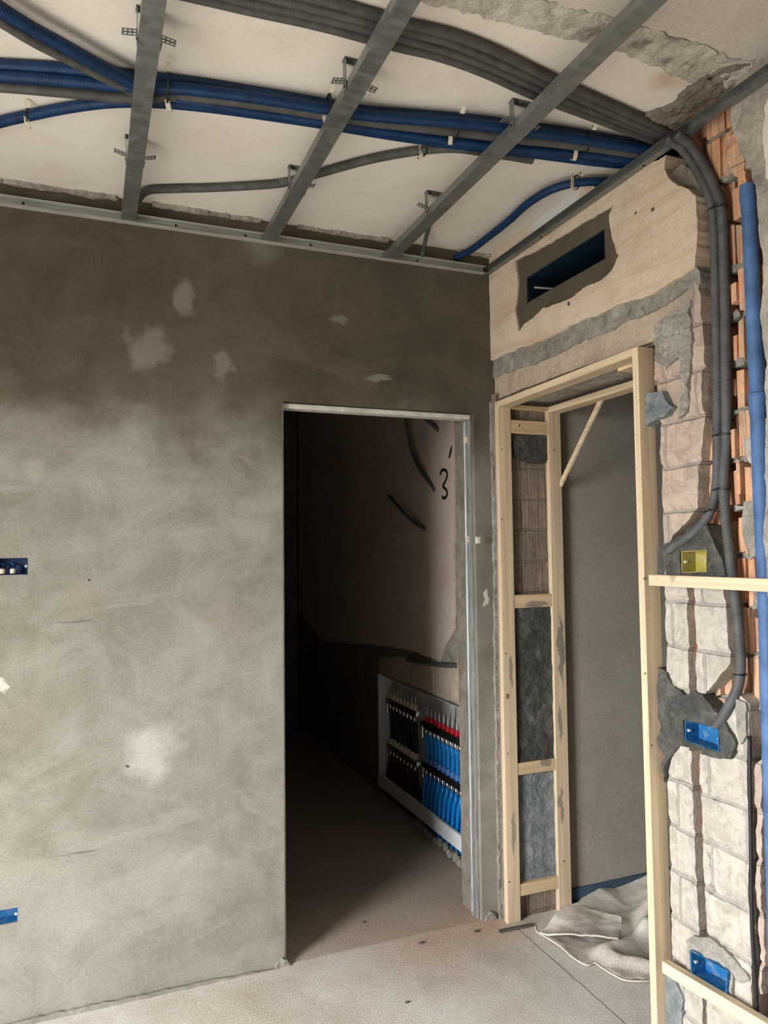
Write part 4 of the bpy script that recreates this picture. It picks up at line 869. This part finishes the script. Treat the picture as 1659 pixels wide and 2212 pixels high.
# ------------------------------------------------------------------ dust sheet
segs = [((1420, 1955), (1395, 2035), .055, .05), ((1395, 2035), (1310, 2066), .038, .045), ((1240, 1975), (1300, 1950), .02, .06), ((1340, 2000), (1420, 1985), .03, .05), ((1330, 2085), (1440, 2105), .03, .03)]
sg = [(at(*a, 2, 0).xy, at(*b, 2, 0).xy, h, wv_) for a, b, h, wv_ in segs]
outl = pxpoly([(1157, 2000), (1163, 2016), (1185, 2032), (1212, 2050), (1238, 2070), (1268, 2086), (1284, 2081), (1302, 2094), (1325, 2110), (1350, 2120), (1390, 2124), (1425, 2117), (1460, 2124), (1500, 2100)], 2, 0) + [(.95, -.75), (1.05, -.02), (.75, .055), (.48, .055)] + pxpoly([(1250, 1962), (1236, 1966), (1205, 1975)], 2, 0)
HOL = at(1362, 2018, 2, .02).xy
def hcl(p):
    h = .004
    for a, b, hh, wd in sg:
        ab = b-a; tt = max(0, min(1, (p-a).dot(ab)/ab.dot(ab))); d = (p-a-ab*tt).length; h += hh*math.exp(-(d/wd)**2)
    dv_ = (p-HOL).length; h -= .03*math.exp(-(dv_/.06)**2)
    h += .009*max(0, noise.fractal(Vector((p.x*7, p.y*7, 2.2)), .7, 2, 3)+.25)
    if p.x > .33 and p.y > -.25: h += .065*min(1, (p.x-.33)/.45)*min(1, (p.y+.25)/.25)
    return max(h, .001)
bm = B(); slab(bm, outl, 2, .004, .001, .006, .012, grid=.014, seed=120, hfun=hcl, sheet=True)
flap = [(1166, 2003), (1185, 1990), (1208, 1974), (1234, 1964), (1262, 1966), (1300, 1978), (1343, 1993), (1341, 2015), (1336, 2036), (1300, 2034), (1250, 2026), (1200, 2018), (1180, 2012)]
fl = pxpoly(flap, 2, .045); a0 = at(1170, 2003, 2, .045).xy
def hfl(p): return -.038*math.exp(-((p-a0).length/.08)**2)+.010*noise.fractal(Vector((p.x*9, p.y*9, 7)), .8, 2, 3)
slab(bm, fl, 2, .060, .054, .003, .012, grid=.014, seed=121, hfun=hfl, sheet=True)
# turned hem: a slightly thicker bright edge
hem = [at(x, y, 2, .006) for x, y in ((1157, 2000), (1160, 2014), (1185, 2033), (1212, 2051), (1238, 2071), (1268, 2087), (1284, 2082), (1302, 2095), (1325, 2111), (1350, 2121), (1390, 2125), (1425, 2118))]
hem = [Vector((p.x, p.y, .004+hcl(p.xy))) for p in hem]
CL = obj('dust_sheet', bm, M['cloth'], None, 'auto')
bm = B(); tube(bm, hem, .0032, 8, 0, step=.012); obj('hem', bm, M['cloth'], CL, True)
tag(CL, 'crumpled canvas dust sheet on the floor inside the timber-lined opening', 'dust sheet')

# ------------------------------------------------------------------ bits on the floor
p, q = at(1078, 2012, 2, .006), at(1152, 1997, 2, .006); bm = B(); beam(bm, p, q, (0, 1, 0), .012, (0, 0, 1), .010, .001); tag(obj('wood_strip', bm, M['crumb']), 'thin dark strip lying on the floor at the foot of the timber lining', 'strip')
rb = random.Random(9)
for (px, py, s, lab) in ((880, 2166, .006, 'dark chip alone on the pale floor in front of the doorway'), (785, 1993, .007, 'dark chip on the floor just inside the doorway'), (911, 2038, .008, 'brown chip on the threshold of the doorway'), (1030, 2013, .008, 'brown chip on the floor near the foot of the lining')):
    c = at(px, py, 2, 0); bm = B(); bmesh.ops.create_icosphere(bm, subdivisions=2, radius=1)
    for v in bm.verts: v.co = Vector((v.co.x*s*1.6, v.co.y*s*.8, v.co.z*s*.5))*(1+.4*noise.noise(v.co*2+c))+Vector((c.x, c.y, s*.4))
    tag(obj('mortar_chip', bm, M['crumb']), lab, 'chip', 'chips on the floor')
